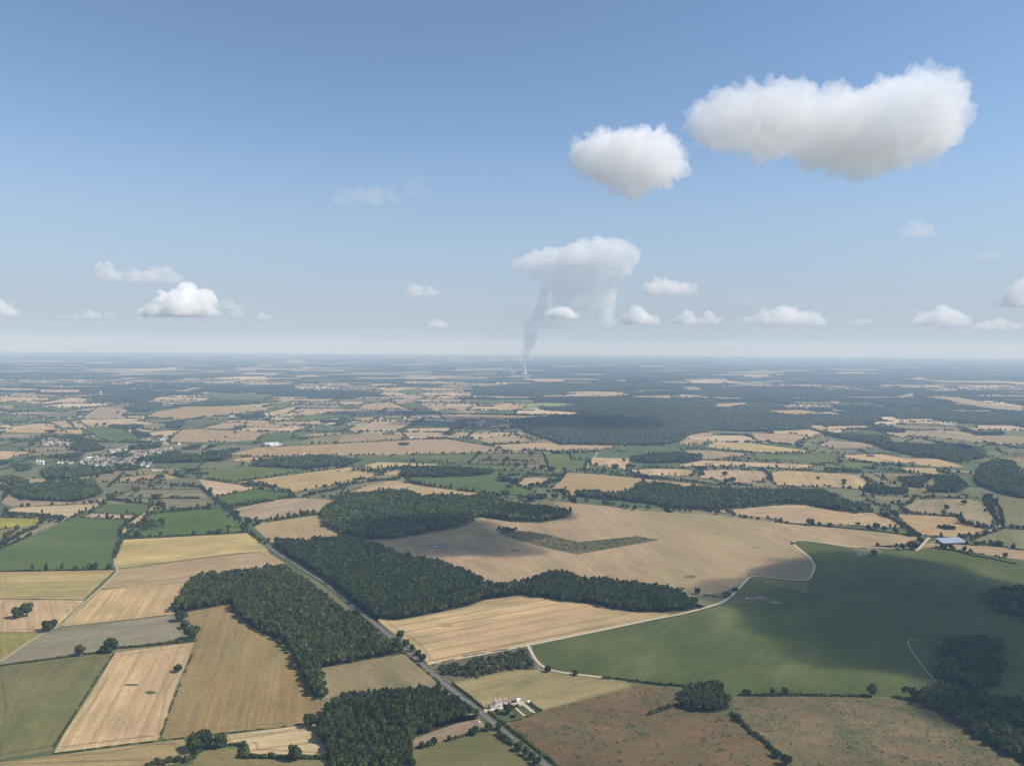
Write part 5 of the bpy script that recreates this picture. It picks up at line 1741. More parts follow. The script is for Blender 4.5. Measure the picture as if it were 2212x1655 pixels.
farm('farmhouse', 6, 520, 350, 17, 7, 3.2, 2.2, 4, 'stone', 'tiles', "stone farmhouse with a reddish roof in cloud shade by the gravel track", 'house', wins=4)
farm('barn', 6, 470, 352, 9, 7, 2.6, 1.8, 10, 'stone', 'tiles', "small stone barn adjoining the shaded farm's left end", 'barn')
farm('shed', 6, 432, 347, 3.4, 2.2, 1.9, .2, 0, 'whitesheet', 'whitesheet', "tiny white shed left of the shaded farm", 'shed')
farm('barn', 6, 610, 375, 14, 8, 1.9, 1.2, 2, 'stone', 'greytiles', "low stone barn right of the shaded farm", 'barn')
farm('barn', 6, 1158, 52, 8, 9, 4, 2.4, 70, 'cream', 'slate', "pale gabled barn of the ruined farmstead at the crop edge", 'barn')
farm('shed', 6, 1212, 25, 6, 3, 2.2, .4, 0, 'whitesheet', 'whitesheet', "small white shed above the ruined farmstead", 'shed')
farm('farmhouse', 3, 1712, 1187, 13, 7, 2.6, 1.8, 3, 'stone', 'redtiles', "overgrown ruin with a reddish roof in the stubble", 'house', wins=2)
for i, (x, y, L, lab) in enumerate(((1108, 722, 24, "left long dark-roofed barn of the three beside the pale stubble"), (1152, 718, 26, "middle long dark-roofed barn of the three beside the pale stubble"),
                                   (1222, 733, 27, "right long dark-roofed barn of the three, set lower than the others"))):
    farm('barn', 3, x, y, L, 15, 4, 4, 3, 'darkwood', 'slate', lab, 'barn', ridge=.75)
farm('shed', 3, 1072, 720, 7, 6, 4, 1, 3, 'render', 'greytiles', "small white shed left of the dark-roofed barns", 'shed')
farm('shed', 3, 1292, 712, 8, 6, 3, 1, 3, 'render', 'whitesheet', "small white shed right of the dark-roofed barns", 'shed')
for x, y, L, lab in ((1700, 668, 38, "low pinkish shed at the left end of the white farm sheds"), (1740, 664, 34, "long white shed in the middle of the white farm sheds"), (1785, 666, 50, "longest white shed at the right end of the white farm sheds"),
                     (1755, 655, 60, "broad grey-roofed shed behind the white farm sheds")):
    farm('shed', 1, x, y, L, 16, 5, 2.5, 6, 'whitesheet', 'greytiles' if 'pink' in lab else 'whitesheet', lab, 'shed')
farm('farmhouse', 1, 1925, 731, 24, 9, 5, 3, 8, 'cream', 'tiles', "cream farmhouse between two round copses on the pale stubble", 'house', wins=3)
farm('shed', 1, 1965, 722, 9, 7, 5, 1, 8, 'render', 'whitesheet', "white shed under the copse right of the cream farmhouse", 'shed')
for c, x, y, L, lab in ((2, 462, 618, 26, "left white farm shed beyond the oval copse"), (2, 540, 618, 20, "right white farm shed beyond the oval copse"), (2, 1272, 445, 40, "long pale farm roof left of the very large forest"),
                        (2, 1300, 440, 30, "second pale farm roof left of the very large forest"), (2, 1845, 366, 70, "long white sheds on the very large forest's upper edge"), (3, 205, 275, 90, "far long white shed on the plain at the right"),
                        (3, 1735, 532, 44, "long white farm roof far right among the pastures"), (3, 1690, 528, 24, "short white farm roof far right among the pastures"), (2, 235, 492, 26, "far small farm roof among hedges"),
                        (1, 1050, 630, 24, "white house at the far end of the upper village row"), (2, 1150, 300, 60, "far pale roof before the cooling towers"), (1, 2140, 525, 40, "far grey farm roof beside the dark wood"), (1, 1500, 480, 30, "far white farmhouse by the thick hedge row")):
    farm('shed', c, x, y, L, 13, 4.5, 2.0, 5, 'whitesheet', 'whitesheet', lab, 'shed')
for x, y, L, lab in ((1680, 712, 15, "pale farmhouse under the trees near the narrow wood"), (1655, 716, 11, "pink-roofed house left of the pale farmhouse under the trees"), (1705, 708, 10, "small house right of the pale farmhouse under the trees")):
    farm('house', 2, x, y, L, 8, 4, 2.4, random.uniform(-10, 25), 'cream', 'tiles', lab, 'house')
farm('house', 3, 1975, 975, 26, 12, 4, 3, 4, 'cream', 'tiles', "pale-roofed house under dark trees at the avenue's top", 'house')

# the village
ORG[8] = (100, 1690, 660 / 2212)
HP = []


def make_house(L, D, h, rh, wall, roof):
    o = empty('village_house', (0, 0, -500))
    block(o, -L / 2, L / 2, -D / 2, D / 2, h, rh, wall, roof, [(-L * .25, 1, 1.1, 1.3), (L * .12, 1, 1.1, 1.3)], [(L * .36, 1.1, 2.1)], [(L * .3, .8)])
    return o


HP = [make_house(11, 8, 5, 2.6, 'render', 'tiles'), make_house(14, 8, 4, 2.6, 'cream', 'tiles'), make_house(10, 9, 5.6, 2.8, 'render', 'greytiles'),
      make_house(12, 8, 3.2, 2.4, 'render', 'redtiles'), make_house(16, 9, 5, 3, 'stone', 'greytiles'), make_house(9, 7, 3.5, 2.2, 'cream', 'slate')]
hused = set()
HCL = (("8 690,470 800,390 940,340 1030,330 1050,365 1120,370 1380,392 1390,300 1540,290 1580,350 1520,385 1470,430 1400,475 1130,500 880,485", 74, (0, 1, 2, 3, 4, 5), "tiled house packed into the village centre round the church", "houses of the village centre", 30),
       ("8 180,195 280,130 440,150 670,160 650,218 400,218 220,212", 40, (0, 1, 3), "small pale house on the housing estate left of the village", "houses of the estate", 20),
       ("8 1530,165 1640,138 1700,165 1560,178", 7, (0, 3), "white house in the upper row behind the village woods", "houses of the upper row", 10),
       ("8 1780,200 1830,120 1890,130 1910,190 2100,195 2090,205", 7, (0, 3), "white house on the slope above the village's right end", "houses on the slope", 10),
       ("8 1640,300 1760,270 1900,270 2030,310 1830,335 1660,335", 20, (0, 1, 2, 4), "tiled house along the street right of the village centre", "houses of the right street", 25),
       ("8 1060,295 1200,280 1340,245 1380,270 1150,315", 9, (0, 2), "white house above the wooded mound of the village", "houses above the mound", 15),
       ("8 1490,430 1640,440 1670,500 1490,500", 9, (1, 5, 0), "grey-roofed house at the village's lower right", "houses at the lower right", 15),
       ("8 420,425 640,425 650,455 440,455", 7, (1, 3), "scattered house between the grain silos and the village", "houses near the silos", 10),
       ("1 850,278 1010,275 1010,300 830,300", 18, (0, 2, 3), "far white house of the second village on the plain", "houses of the far village", 20),
       ("1 1140,345 1290,340 1290,362 1150,368", 9, (0, 3), "far white house below the second village", "houses of the far hamlet", 12),
       ("1 450,318 560,318 560,332 450,335", 7, (0, 3), "far white house near the water tower", "houses by the water tower", 10),
       ("3 840,288 1130,286 1150,302 860,304", 24, (0, 2, 3), "far pale house of the village above the open heath", "houses above the heath", 25),
       ("3 1980,305 2212,310 2212,322 1990,322", 10, (0, 3), "far pale house of the hamlet at the far right", "houses of the right hamlet", 12),
       ("1 1860,540 2160,530 2160,545 1880,556", 7, (0, 3), "far house among hedges beyond the white sheds", "houses beyond the white sheds", 10))
vtrees = []
HPOS = []
for s, n, kinds, lab, grp, yawv in HCL:
    poly = np.array([p[:2] for p in pts(s)])
    lo, hi = poly.min(0), poly.max(0)
    P = rng.uniform(lo, hi, (9000, 2))
    P = P[inpoly(P, poly)]
    got = []
    dmin = 13.0
    for p in P:
        if len(got) >= n:
            break
        if all((p[0] - g[0]) ** 2 + (p[1] - g[1]) ** 2 > dmin ** 2 for g in got):
            got.append(p)
    base = -math.atan2(poly[:, 0].mean(), poly[:, 1].mean()) + R(random.uniform(-10, 30))
    far = np.linalg.norm(poly.mean(0)) > 4500
    for p in got:
        k = random.choice(kinds)
        o = HP[k]
        if k in hused:
            o = copy_tree(o)
        hused.add(k)
        sc = random.uniform(.9, 1.25) * (1.35 if far else 1.2)
        o.location = (p[0], p[1], .2)
        o.rotation_euler = (0, 0, base + (R(90) if random.random() < .25 else 0) + R(random.gauss(0, yawv * .5)))
        o.scale = (sc, sc, sc)
        tag(o, lab, 'house', grp)
        HPOS.append(p)
    for p in P[-int(len(got) * 3.2):]:
        vtrees.append((p[0], p[1], 0, random.uniform(2.4, 5.0), random.uniform(4, 10), random.uniform(0, 6.28), random.gauss(0, .1)))
HPA = np.array(HPOS)
vtrees = [t for t in vtrees if np.min(np.hypot(HPA[:, 0] - t[0], HPA[:, 1] - t[1])) > 7.5]
V, F, tn = merge(LOW, np.array(vtrees))
tag(link('village_trees', quad_mesh('village_trees', V, F, tn), M['leaf']), "garden trees and shrubs among the village houses", 'trees', kind='stuff')

p = at(8, 1145, 480)
ch = empty('church', (p[0], p[1], .2), R(10))
tag(ch, "grey stone church with a square tower in the village centre", 'church')
block(ch, 4, 30, -5, 5, 8, 5, 'stone', 'greytiles', [(8 + 5 * k, 2.5, 1.2, 4) for k in range(5)], [(27, 2, 3)])
b = MB(); b.box(-4, 3.9, -4, 4, 0, 19); b.build('tower', M['stone'], ch)
b = MB(); b.add([(-4.4, -4.4, 19), (4.3, -4.4, 19), (4.3, 4.4, 19), (-4.4, 4.4, 19), (0, 0, 24)], [(0, 1, 4), (1, 2, 4), (2, 3, 4), (3, 0, 4), (3, 2, 1, 0)]); b.build('tower_roof', M['slate'], ch)
for x in (-1.5, 1.5):
    b = MB(); b.box(x - .5, x + .5, -4.08, -3.9, 14.5, 17.5); b.build('belfry_opening', M['darkwood'], ch)
farm('village_hall', 8, 1330, 462, 46, 12, 5, 3, 6, 'cream', 'greytiles', "long cream hall with many windows in front of the village", 'hall', wins=9)
farm('barn', 8, 1705, 552, 20, 11, 4.5, 3, 20, 'cream', 'greytiles', "left grey-roofed barn of the pair below the village", 'barn')
farm('barn', 8, 1775, 562, 26, 12, 4.5, 3, 12, 'cream', 'greytiles', "right grey-roofed barn of the pair below the village", 'barn')
farm('shed', 8, 850, 400, 22, 13, 6, 4, 10, 'render', 'whitesheet', "large white gabled building at the village's left edge", 'hall')
p = at(8, 195, 470)
for k, (dx, lab) in enumerate(((-11, "left pale grain silo of the three beside the meadow"), (0, "middle pale grain silo of the three beside the meadow"), (11, "right pale grain silo of the three beside the meadow"))):
    s_ = empty('grain_silo', (p[0] + dx, p[1], 0))
    tag(s_, lab, 'silo', 'pale grain silos')
    b = MB(); b.lathe([(4.2, 0), (4.2, 15)], 18); b.build('silo_body', M['whitesheet'], s_)
    b = MB(); b.lathe([(4.4, 15), (.5, 17.6), (.5, 18.2)], 18); b.build('silo_roof', M['concrete'], s_)
for c, x, y, h, lab in ((1, 651, 338, 34, "white water tower standing on the far plain"), (2, 866, 362, 26, "white rounded water tower in a far stubble field"), (1, 822, 275, 36, "far pale water tower behind the second village")):
    p = at(c, x, y)
    wt = empty('water_tower', (p[0], p[1], 0))
    tag(wt, lab, 'water tower')
    b = MB(); b.lathe([(4.5, 0), (3.4, h * .35), (3.6, h * .6)], 16); b.build('shaft', M['render'], wt)
    b = MB(); b.lathe([(3.6, h * .6), (8, h * .75), (8.2, h * .93), (6.5, h), (2, h * 1.03)], 18); b.build('water_tank', M['render'], wt)

# ------------------------------------------------------------------ the power station
def cooling_tower(x, y, s, label):
    o = empty('cooling_tower', (x, y, 0))
    tag(o, label, 'cooling tower')
    pr = []
    for k in range(25):
        t = k / 24
        z = 10 + 148 * t
        r = 35 * math.sqrt(1 + ((z - 118) / (118 if z < 118 else 130)) ** 2)
        pr.append((r, z))
    b = MB(); b.lathe(pr + [(r - 1.2, z) for r, z in pr[::-1]], 40, False)
    sh_ = b.build('shell', M['concrete'], o)
    sh_.data.polygons.foreach_set('use_smooth', [True] * len(sh_.data.polygons))
    b = MB()
    for k in range(36):
        a = 2 * math.pi * k / 36
        b.tube(((pr[0][0] + 4) * math.cos(a), (pr[0][0] + 4) * math.sin(a), 0), (pr[0][0] * math.cos(a + .08), pr[0][0] * math.sin(a + .08), 10.5), 1, 1, 5)
    b.build('leg_ring', M['concrete'], o)
    b = MB(); b.lathe([(60, 0), (60, 3), (54, 3.5)], 40); b.build('basin', M['whitesheet'], o)
    o.scale = (s, s, s)
    return o


pt = at(0, 1132.5, 808.6)
cooling_tower(pt[0], pt[1], 1.0, "pale cooling tower giving off a tall column of steam")
pl_ = at(0, 1101, 807.0)
cooling_tower(pl_[0], pl_[1], 1.02, "hazier cooling tower without steam, left of the steaming one")
def plant(c, x, y, w, d, h, label, name='reactor_building', dome=False):
    p = at(0, x, y)
    o = empty(name, (p[0], p[1], 0))
    tag(o, label, 'building')
    b = MB(); b.box(-w / 2, w / 2, -d / 2, d / 2, 0, h); b.build('wall', M['concrete'], o)
    b = MB(); b.box(-w / 2 - 1, w / 2 + 1, -d / 2 - 1, d / 2 + 1, h + .01, h + 2); b.build('roof', M['whitesheet'], o)
    if dome:
        b = MB(); b.lathe([(22, 0), (22, h + 22), (19, h + 31), (11, h + 37), (2, h + 39)], 24); q_ = b.build('dome', M['concrete'], o); q_.location = (w * .1, d / 2 + 24, 0)
plant(0, 1108, 807.8, 110, 50, 26, "grey reactor block at the foot of the left cooling tower", dome=True)
plant(0, 1090, 807.2, 80, 50, 30, "grey reactor block left of both cooling towers", dome=True)
plant(0, 1137, 809.4, 130, 30, 9, "low white hall in front of the steaming cooling tower", 'turbine_hall')

# ------------------------------------------------------------------ clouds and steam
def vol_mat(name, dens, col=(0.998, 0.998, 0.999), aniso=0.0, absorb=None):
    mt, nt, nd, lk = new_mat(name)
    v = N(nt, 'ShaderNodeVolumePrincipled')
    v.inputs['Density'].default_value = dens
    v.inputs['Color'].default_value = (*col, 1)
    v.inputs['Anisotropy'].default_value = aniso
    if absorb:
        v.inputs['Absorption Color'].default_value = (*absorb, 1)
    o = N(nt, 'ShaderNodeOutputMaterial')
    lk.new(v.outputs[0], o.inputs['Volume'])
    return mt


def ray_to(px, py, dist_y):
    d = fwd * FPX + right * (px - CX) - up * (py - CY)
    t = dist_y / d.y
    return Vector((d.x * t, d.y * t, CAM_H + d.z * t))


def blob_mesh(name, blobs, voxel, amp, nscale, seed, flat_z=None, floor=None):
    """union of balls -> one skin, roughened by fractal noise into cauliflower billows"""
    bm = bmesh.new()
    for (c, r) in blobs:
        mtx = Matrix.Translation(c) @ Matrix.Diagonal((r[0], r[1], r[2], 1))
        bmesh.ops.create_icosphere(bm, subdivisions=3, radius=1.0, matrix=mtx)
    me = bpy.data.meshes.new(name)
    bm.to_mesh(me)
    bm.free()
    tmp = bpy.data.objects.new(name + '_tmp', me)
    COL.objects.link(tmp)
    md = tmp.modifiers.new('r', 'REMESH')
    md.mode = 'VOXEL'
    md.voxel_size = voxel
    dg = bpy.context.evaluated_depsgraph_get()
    me2 = bpy.data.meshes.new_from_object(tmp.evaluated_get(dg))
    bpy.data.objects.remove(tmp)
    bpy.data.meshes.remove(me)
    me2.name = name
    n = len(me2.vertices)
    co = np.zeros(n * 3, np.float32)
    me2.vertices.foreach_get('co', co)
    co = co.reshape(-1, 3)
    no = np.zeros(n * 3, np.float32)
    me2.vertex_normals.foreach_get('vector', no)
    no = no.reshape(-1, 3)
    off = Vector((seed * 17.3, seed * 5.1, seed * 9.7))
    for i in range(n):
        p = Vector(co[i])
        q = p / nscale + off
        a = 0.0
        w = 1.0
        for k in range(6):
            a += w * (abs(noise.noise(q)) * 2.2 - 0.15)
            q = q * 2.1
            w *= 0.6
        s = 1.0
        if flat_z is not None and p.z < flat_z:
            s = 0.35
        co[i] += no[i] * (a - 0.35) * amp * s
    if flat_z is not None:
        lowm = co[:, 2] < flat_z
        co[lowm, 2] = flat_z + (co[lowm, 2] - flat_z) * 0.55
    if floor is not None:
        co[:, 2] = np.maximum(co[:, 2], floor)
    me2.vertices.foreach_set('co', co.ravel())
    me2.polygons.foreach_set('use_smooth', np.ones(len(me2.polygons), dtype=bool))
    me2.update()
    tmp = bpy.data.objects.new(name + '_tmp', me2)
    COL.objects.link(tmp)
    md = tmp.modifiers.new('r', 'REMESH')
    md.mode = 'VOXEL'
    md.voxel_size = voxel
    dg = bpy.context.evaluated_depsgraph_get()
    me3 = bpy.data.meshes.new_from_object(tmp.evaluated_get(dg))
    bpy.data.objects.remove(tmp)
    bpy.data.meshes.remove(me2)
    me3.name = name
    if floor is not None:
        for v in me3.vertices:
            v.co.z = max(v.co.z, floor)
    me3.materials.clear()
    me3.polygons.foreach_set('use_smooth', np.ones(len(me3.polygons), dtype=bool))
    return me3


CB = 1400.0            # height of the cloud bases


def cloud(label, cx_, ybot, w, env, dens, seed, dist=None, depth=0.55, group=None, nb=26, amp=0.07, core=6.0, vox=60, cat='cloud', bot=None):
    """env: [(fraction along, height in picture units of the top)]"""
    base = ray_to(cx_, ybot, 1000.0)
    t = (CB - CAM_H) / (base.z - CAM_H)
    d = 1000.0 * t if dist is None else dist
    s = d / FPX
    c0 = ray_to(cx_, ybot, d)
    W = w * s
    random.seed(seed)
    xs, hs = [e_[0] for e_ in env], [e_[1] * s for e_ in env]
    B1, B2 = [], []
    for k in range(nb):
        fx = (k + .5) / nb
        h = float(np.interp(fx, xs, hs))
        edge = min(1, 4 * fx * (1 - fx) + .25)
        if not bot:
            if random.random() < .22:
                continue
            h *= random.uniform(.62, 1.08)
        for j in range(2):
            r = max(0.16 * h, min(0.42 * h, W * 0.16)) * random.uniform(.8, 1.15)
            zc = (h - r) * (1.0 if j == 0 else random.uniform(.1, .8))
            zc = max(zc, r * .55)
            if bot:
                zb = float(np.interp(fx, [q_[0] for q_ in bot], [q_[1] * s for q_ in bot]))
                r = min(r, max(.1 * h, (h - zb) * .5))
                zc = h - r if j == 0 else zb + r + random.random() * max(0, h - zb - 2 * r)
            yy = random.uniform(-.5, .5) * depth * W * edge * (0.6 if j == 0 else 1)
            B1.append((Vector((c0.x + (fx - .5) * W, c0.y + yy, c0.z + zc)), (r, r * 1.15, r)))
            B2.append((Vector((c0.x + (fx - .5) * W * .95, c0.y + yy, c0.z + zc)), (r * .74, r * .84, r * .74)))
    H = max(hs)
    vx = max(W, H) / vox
    o = link('cloud', blob_mesh('cloud', B1, vx, amp * H, H * (.24 if bot else .42), seed, None if bot else c0.z + .04 * H), vol_mat('cloud_mist', dens))
    tag(o, label, 'cloud', group)
    if core:
        link('core', blob_mesh('core', B2, vx, amp * H * .8, H * .33, seed, None if bot else c0.z + .06 * H), vol_mat('cloud_core', dens * core), o)
    random.seed(seed + 100)
    return o


cloud("largest bright white cloud, long and lumpy with a grey base", 1768, 388, 545, [(0, 110), (.03, 132), (.1, 160), (.2, 172), (.33, 170), (.43, 150), (.55, 158), (.68, 170), (.78, 198), (.87, 200), (.93, 165), (.97, 120), (1, 100)], .0053, 3, nb=40, vox=190, core=0, amp=.11, depth=.32,
      bot=[(0, 98), (.12, 84), (.3, 70), (.45, 66), (.55, 40), (.68, 28), (.8, 36), (.9, 66), (1, 80)])
cloud("bright white rounded cloud left of the largest cloud", 1356, 430, 206, [(0, 75), (.06, 112), (.25, 134), (.45, 126), (.62, 142), (.8, 138), (.93, 104), (1, 70)], .0066, 5, nb=22, vox=130, core=0, amp=.12,
      bot=[(0, 72), (.15, 34), (.4, 8), (.6, 10), (.85, 28), (1, 62)])
G = 'small pale clouds low over the plain'
for a in (("bright heaped cloud, tallest of the low clouds left of the steam", 385, 682, 145, [(0, 14), (.2, 26), (.35, 50), (.5, 66), (.62, 58), (.75, 38), (.9, 30), (1, 14)], .0022, 7),
          ("small round cloud left of the long pale one over the left plain", 234, 606, 42, [(0, 16), (.4, 36), (.7, 34), (1, 16)], .0024, 8),
          ("long pale cloud above the bright heaped cloud", 328, 609, 124, [(0, 14), (.3, 34), (.55, 24), (.75, 30), (1, 10)], .0015, 9),
          ("faint low cloud just right of the bright heaped cloud", 490, 668, 66, [(0, 8), (.5, 20), (1, 8)], .0010, 10),
          ("small faint cloud under the right end of the heaped cloud", 513, 684, 30, [(0, 8), (.5, 18), (1, 6)], .0010, 40),
          ("tiny faint cloud between the heaped cloud and the steam", 567, 690, 34, [(0, 5), (.5, 16), (1, 5)], .0011, 11),
          ("long low faint cloud left of the heaped cloud", 190, 688, 120, [(0, 6), (.3, 12), (.7, 18), (1, 5)], .0009, 12),
          ("small pale cloud with a tail above the plain left of the steam", 912, 638, 64, [(0, 12), (.25, 24), (.5, 12), (.8, 14), (1, 6)], .0018, 13),
          ("small faint cloud under the one with a tail", 946, 708, 42, [(0, 8), (.5, 20), (1, 7)], .0010, 14),
          ("small white cloud in front of the steam mass", 1212, 688, 68, [(0, 5), (.3, 18), (.5, 28), (.75, 18), (1, 5)], .0030, 15),
          ("white flat-based cloud right of the steam head", 1443, 637, 104, [(0, 10), (.3, 34), (.55, 24), (.75, 34), (1, 10)], .0022, 16),
          ("pale cloud right of the steam's bright strand", 1384, 700, 70, [(0, 12), (.35, 33), (.65, 28), (1, 10)], .0016, 17),
          ("pale cloud, left one of the pair right of the steam", 1486, 700, 60, [(0, 8), (.45, 28), (1, 8)], .0013, 18),
          ("round pale cloud, right one of the pair right of the steam", 1533, 701, 34, [(0, 10), (.5, 25), (1, 8)], .0015, 19),
          ("long layered pale cloud over the right plain", 1694, 702, 180, [(0, 12), (.2, 26), (.45, 46), (.6, 34), (.75, 40), (1, 8)], .0010, 20),
          ("pale heaped cloud over the far right plain", 2025, 702, 122, [(0, 8), (.3, 30), (.55, 38), (.8, 30), (1, 6)], .0011, 21),
          ("long faint grey cloud at the far right above the horizon", 2155, 712, 110, [(0, 8), (.5, 26), (1, 14)], .0008, 22),
          ("bright cloud at the right edge of the sky", 2205, 662, 80, [(0, 10), (.4, 34), (.7, 58), (1, 40)], .0016, 23),
          ("faint pinkish cloud in the right sky under the largest cloud", 1988, 512, 80, [(0, 10), (.35, 36), (.7, 22), (1, 6)], .0013, 24),
          ("faint veil-like cloud in the middle of the left sky", 795, 442, 140, [(0, 16), (.3, 40), (.55, 50), (.8, 34), (1, 16)], .0007, 25),
          ("small faint wisp right of the veil-like cloud", 893, 424, 40, [(0, 10), (.6, 36), (1, 14)], .0006, 26),
          ("pale cloud cut by the left edge of the sky", 6, 682, 60, [(0, 30), (.5, 34), (1, 6)], .0013, 27),
          ("tiny faint cloud above the long layered cloud", 1612, 655, 34, [(0, 4), (.5, 12), (1, 4)], .0008, 28),
          ("small faint cloud left of the far right heaped cloud", 1860, 700, 60, [(0, 4), (.5, 14), (1, 5)], .0007, 29),
          ("faint cloud above the clouds at the right edge", 2140, 560, 60, [(0, 8), (.5, 26), (1, 8)], .0005, 30)):
    a = a[:5] + (a[5] * 1.75,) + a[6:]
    cloud(*a, group=G, nb=16, core=0, vox=54, amp=.24)

# clouds outside the view that throw the broad shadows on the ground
SUN_AZ, SUN_EL = R(97.0), R(46.0)
SUN = Vector((math.sin(SUN_AZ) * math.cos(SUN_EL), math.cos(SUN_AZ) * math.cos(SUN_EL), math.sin(SUN_EL)))


def shadow_cloud(label, spots, zc, seed):
    B1 = []
    for c, x, y, rx, ry in spots:
        p = Vector(at(c, x, y))
        q = p + SUN * (zc / SUN.z)
        B1.append((q, (rx, ry, 80 + 0.25 * rx)))
    o = link('cloud', blob_mesh('cloud', B1, 26, 26, 120, seed), vol_mat('cloud_shade', .009))
    tag(o, label, 'cloud')


shadow_cloud("broad cloud overhead shading the right part of the green crop", [(6, 640, 300, 95, 60), (6, 800, 420, 80, 60), (6, 1000, 200, 120, 110), (6, 1050, 520, 120, 70), (6, 1300, 350, 130, 110), (6, 1350, 700, 120, 60), (6, 1700, 300, 150, 130),
                                                                         (6, 1750, 650, 150, 90), (6, 2100, 450, 160, 150), (6, 2200, 800, 140, 80), (6, 1300, 130, 110, 90), (6, 480, 330, 60, 40), (6, 2300, 1100, 110, 60)], 1500, 51)
shadow_cloud("small cloud overhead shading the large wood and the stubble beside it", [(2, 400, 1200, 90, 80), (2, 700, 1180, 90, 70), (2, 250, 1260, 70, 60), (2, 850, 1270, 80, 70), (2, 1000, 1330, 70, 60), (2, 600, 1330, 90, 55),
                                                                              (2, 1250, 1110, 80, 60), (2, 1150, 1240, 45, 30)], 1500, 52)
shadow_cloud("small ragged cloud overhead shading the bend of the gravel track", [(6, 780, 90, 32, 26), (6, 760, 190, 40, 22)], 1450, 53)

# steam: a column out of the tower, and the great head of cloud it feeds
def px_blob(px, py, r, dist, dy=0.0, fy=1.0):
    s = dist / FPX
    c = ray_to(px, py, dist + dy)
    return (c, (r * s, r * s * fy, r * s))


D0 = float(pt[1])
HAZE_TOP = 700.0          # just above the top of the steam column
col = []
for k in range(9):
    t = k / 8
    col.append((Vector((pt[0] + 25 * t, pt[1], 150 + t * 260)), (32 + 30 * t, 32 + 30 * t, 34)))
c6 = lambda x, y: ((1900 + x * .45208) * .54861, (900 + y * .45208) * .54861)
colpts = [(372, 1110, 18), (385, 1080, 26), (395, 1050, 32), (405, 1015, 44), (412, 970, 54), (420, 920, 60), (430, 870, 64), (455, 835, 58), (405, 835, 52), (470, 800, 54), (490, 760, 56), (505, 715, 54), (515, 670, 50), (525, 620, 46), (530, 570, 44), (520, 840, 44), (590, 835, 40), (650, 840, 34), (720, 842, 28)]
low = col[:]
for x, y, r in colpts[:6]:
    low.append(px_blob(*c6(x, y), r * .248, D0, random.uniform(-40, 40)))
me = blob_mesh('steam_plume', low, 12, 16, 110, 61)
for v in me.vertices:
    v.co.z = min(v.co.z, HAZE_TOP - 4)
tag(link('steam_plume', me, vol_mat('steam_low', .0055, (.985, .99, .995))), "narrow steam column leaving the right cooling tower", 'steam')
steam = empty('steam_cloud', (0, 0, 0))
tag(steam, "tall anvil-shaped cloud of steam above the cooling towers", 'steam cloud')
b_ = [px_blob(*c6(x, y), r * .248, D0, random.uniform(-40, 40)) for x, y, r in colpts[4:]]
link('column', blob_mesh('column', b_, 16, 24, 120, 62, floor=HAZE_TOP + 4), vol_mat('steam_column_shaded', .0022, (.955, .97, .985)), steam)  # steam colour greyed to paint in the shadow on the column
mid = [(560, 500, 70), (530, 560, 50), (620, 460, 90), (720, 440, 110), (850, 430, 120), (980, 430, 110), (720, 520, 90), (850, 520, 90), (950, 510, 80), (1030, 490, 80), (480, 370, 80), (620, 360, 100), (800, 340, 110), (960, 350, 110), (1080, 380, 90), (800, 620, 90), (920, 640, 90), (680, 620, 80), (1000, 620, 90)]
b_ = [px_blob(*c6(x, y), r * .248, D0, random.uniform(-150, 150), .9) for x, y, r in mid]
link('veil', blob_mesh('veil', b_, 34, 55, 260, 63, floor=HAZE_TOP + 8), vol_mat('steam_veil', .0016), steam)
head = [(300, 330, 48), (380, 300, 62), (470, 265, 72), (580, 240, 76), (690, 240, 74), (800, 220, 88), (900, 200, 94), (1010, 190, 96), (1110, 190, 98), (1210, 200, 86), (1290, 220, 70), (1320, 260, 48), (1270, 330, 50), (1250, 380, 36), (1000, 270, 80), (900, 270, 80), (760, 270, 76), (1130, 270, 70)]
b_ = [px_blob(*c6(x, y), r * .248, D0, random.uniform(-200, 200), 1.3) for x, y, r in head]
link('head', blob_mesh('head', b_, 26, 46, 190, 64), vol_mat('steam_head', .0028), steam)
strand = [(1210, 390, 46), (1160, 440, 44), (1120, 490, 46), (1105, 550, 52), (1105, 610, 58), (1100, 670, 54), (1090, 730, 56), (1090, 780, 54), (1060, 810, 50), (1110, 820, 48), (1020, 780, 44)]
b_ = [px_blob(*c6(x, y), r * .248, D0, random.uniform(-80, 80)) for x, y, r in strand]
link('strand', blob_mesh('strand', b_, 18, 34, 150, 65), vol_mat('steam_strand', .0034), steam)

# ------------------------------------------------------------------ air
HAZE_D = 6.5e-5
hz = MB()
hz.box(-46000, 46000, -46000, 46000, -2.0, HAZE_TOP)
h = hz.build('haze', vol_mat('haze_air', HAZE_D, (0.50, 0.70, 1.0), 0.0, (1, 1, 1)))
tag(h, kind='stuff')

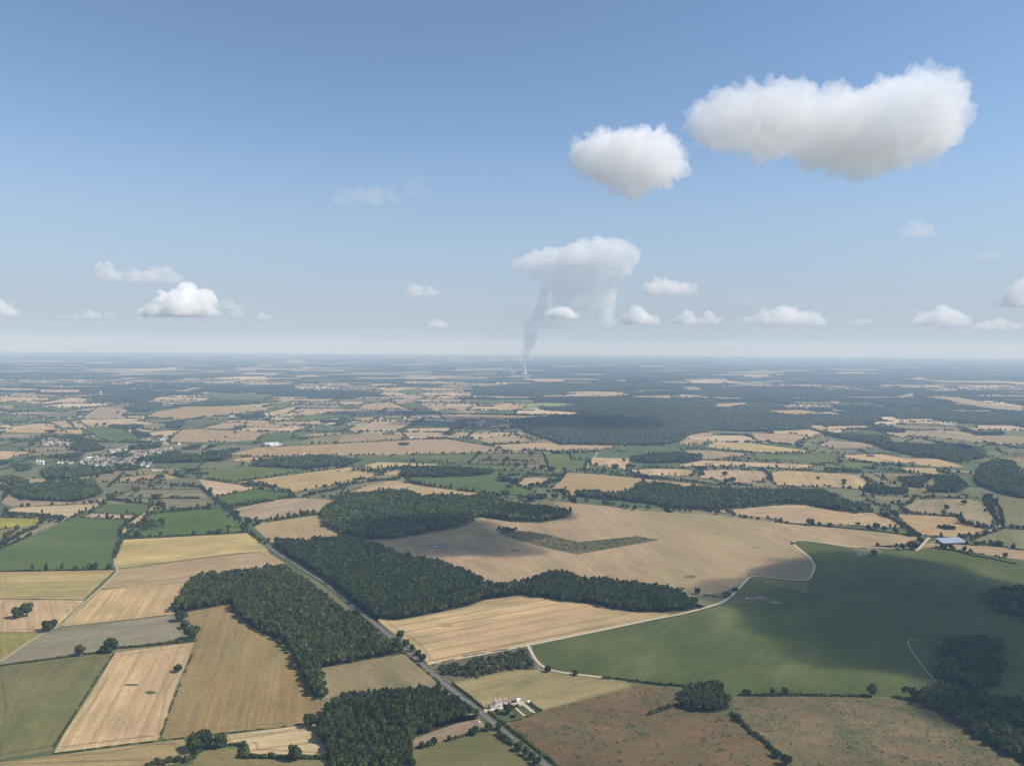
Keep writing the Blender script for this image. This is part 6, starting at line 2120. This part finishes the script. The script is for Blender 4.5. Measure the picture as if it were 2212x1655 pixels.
# ------------------------------------------------------------------ light
w = bpy.data.worlds.new("World")
SC.world = w
w.use_nodes = True
nt = w.node_tree
nt.nodes.clear()
sky = N(nt, 'ShaderNodeTexSky', sky_type='NISHITA')
sky.sun_disc = False
sky.sun_elevation = SUN_EL
sky.sun_rotation = SUN_AZ
sky.altitude = 450
sky.air_density = 1.0
sky.dust_density = 0.1
sky.ozone_density = 2.6
bg = N(nt, 'ShaderNodeBackground')
bg.inputs['Strength'].default_value = 0.098
hs = N(nt, 'ShaderNodeHueSaturation')
hs.inputs['Saturation'].default_value = 0.98
nt.links.new(sky.outputs[0], hs.inputs['Color'])
tc = N(nt, 'ShaderNodeTexCoord')
sx = N(nt, 'ShaderNodeSeparateXYZ')
nt.links.new(tc.outputs['Generated'], sx.inputs[0])
hr = N(nt, 'ShaderNodeMapRange', interpolation_type='SMOOTHSTEP')      # milky air low over the horizon
hr.inputs[1].default_value, hr.inputs[2].default_value = -0.02, 0.30
hr.inputs[3].default_value, hr.inputs[4].default_value = 0.92, 0.0
nt.links.new(sx.outputs['Z'], hr.inputs[0])
SKY_S = 0.098
milk = tuple(v / SKY_S for v in (0.272, 0.322, 0.418))
nt.links.new(mix(nt, mix(nt, hs.outputs[0], (0.97, 1.0, 1.01), 1.0, 'MULTIPLY'), milk, hr.outputs[0]), bg.inputs['Color'])
wo = N(nt, 'ShaderNodeOutputWorld')
nt.links.new(bg.outputs[0], wo.inputs['Surface'])
sl = bpy.data.lights.new('sun', 'SUN')
sl.energy = 3.9
sl.angle = R(0.53)
sl.color = (1.0, 0.945, 0.86)
so = bpy.data.objects.new('sun', sl)
COL.objects.link(so)
so.rotation_euler = SUN.to_track_quat('Z', 'Y').to_euler()

SC.view_settings.view_transform = 'Standard'
SC.view_settings.look = 'None'
SC.view_settings.exposure = 0.48
SC.view_settings.gamma = 1.0
SC.view_settings.use_curve_mapping = False
cy = SC.cycles
cy.use_denoising = True
try:
    cy.denoiser = 'OPENIMAGEDENOISE'
except Exception:
    pass
cy.max_bounces = 64
cy.diffuse_bounces = 2
cy.glossy_bounces = 2
cy.transmission_bounces = 2
cy.volume_bounces = 64
cy.transparent_max_bounces = 16
cy.use_adaptive_sampling = True
cy.adaptive_threshold = 0.02
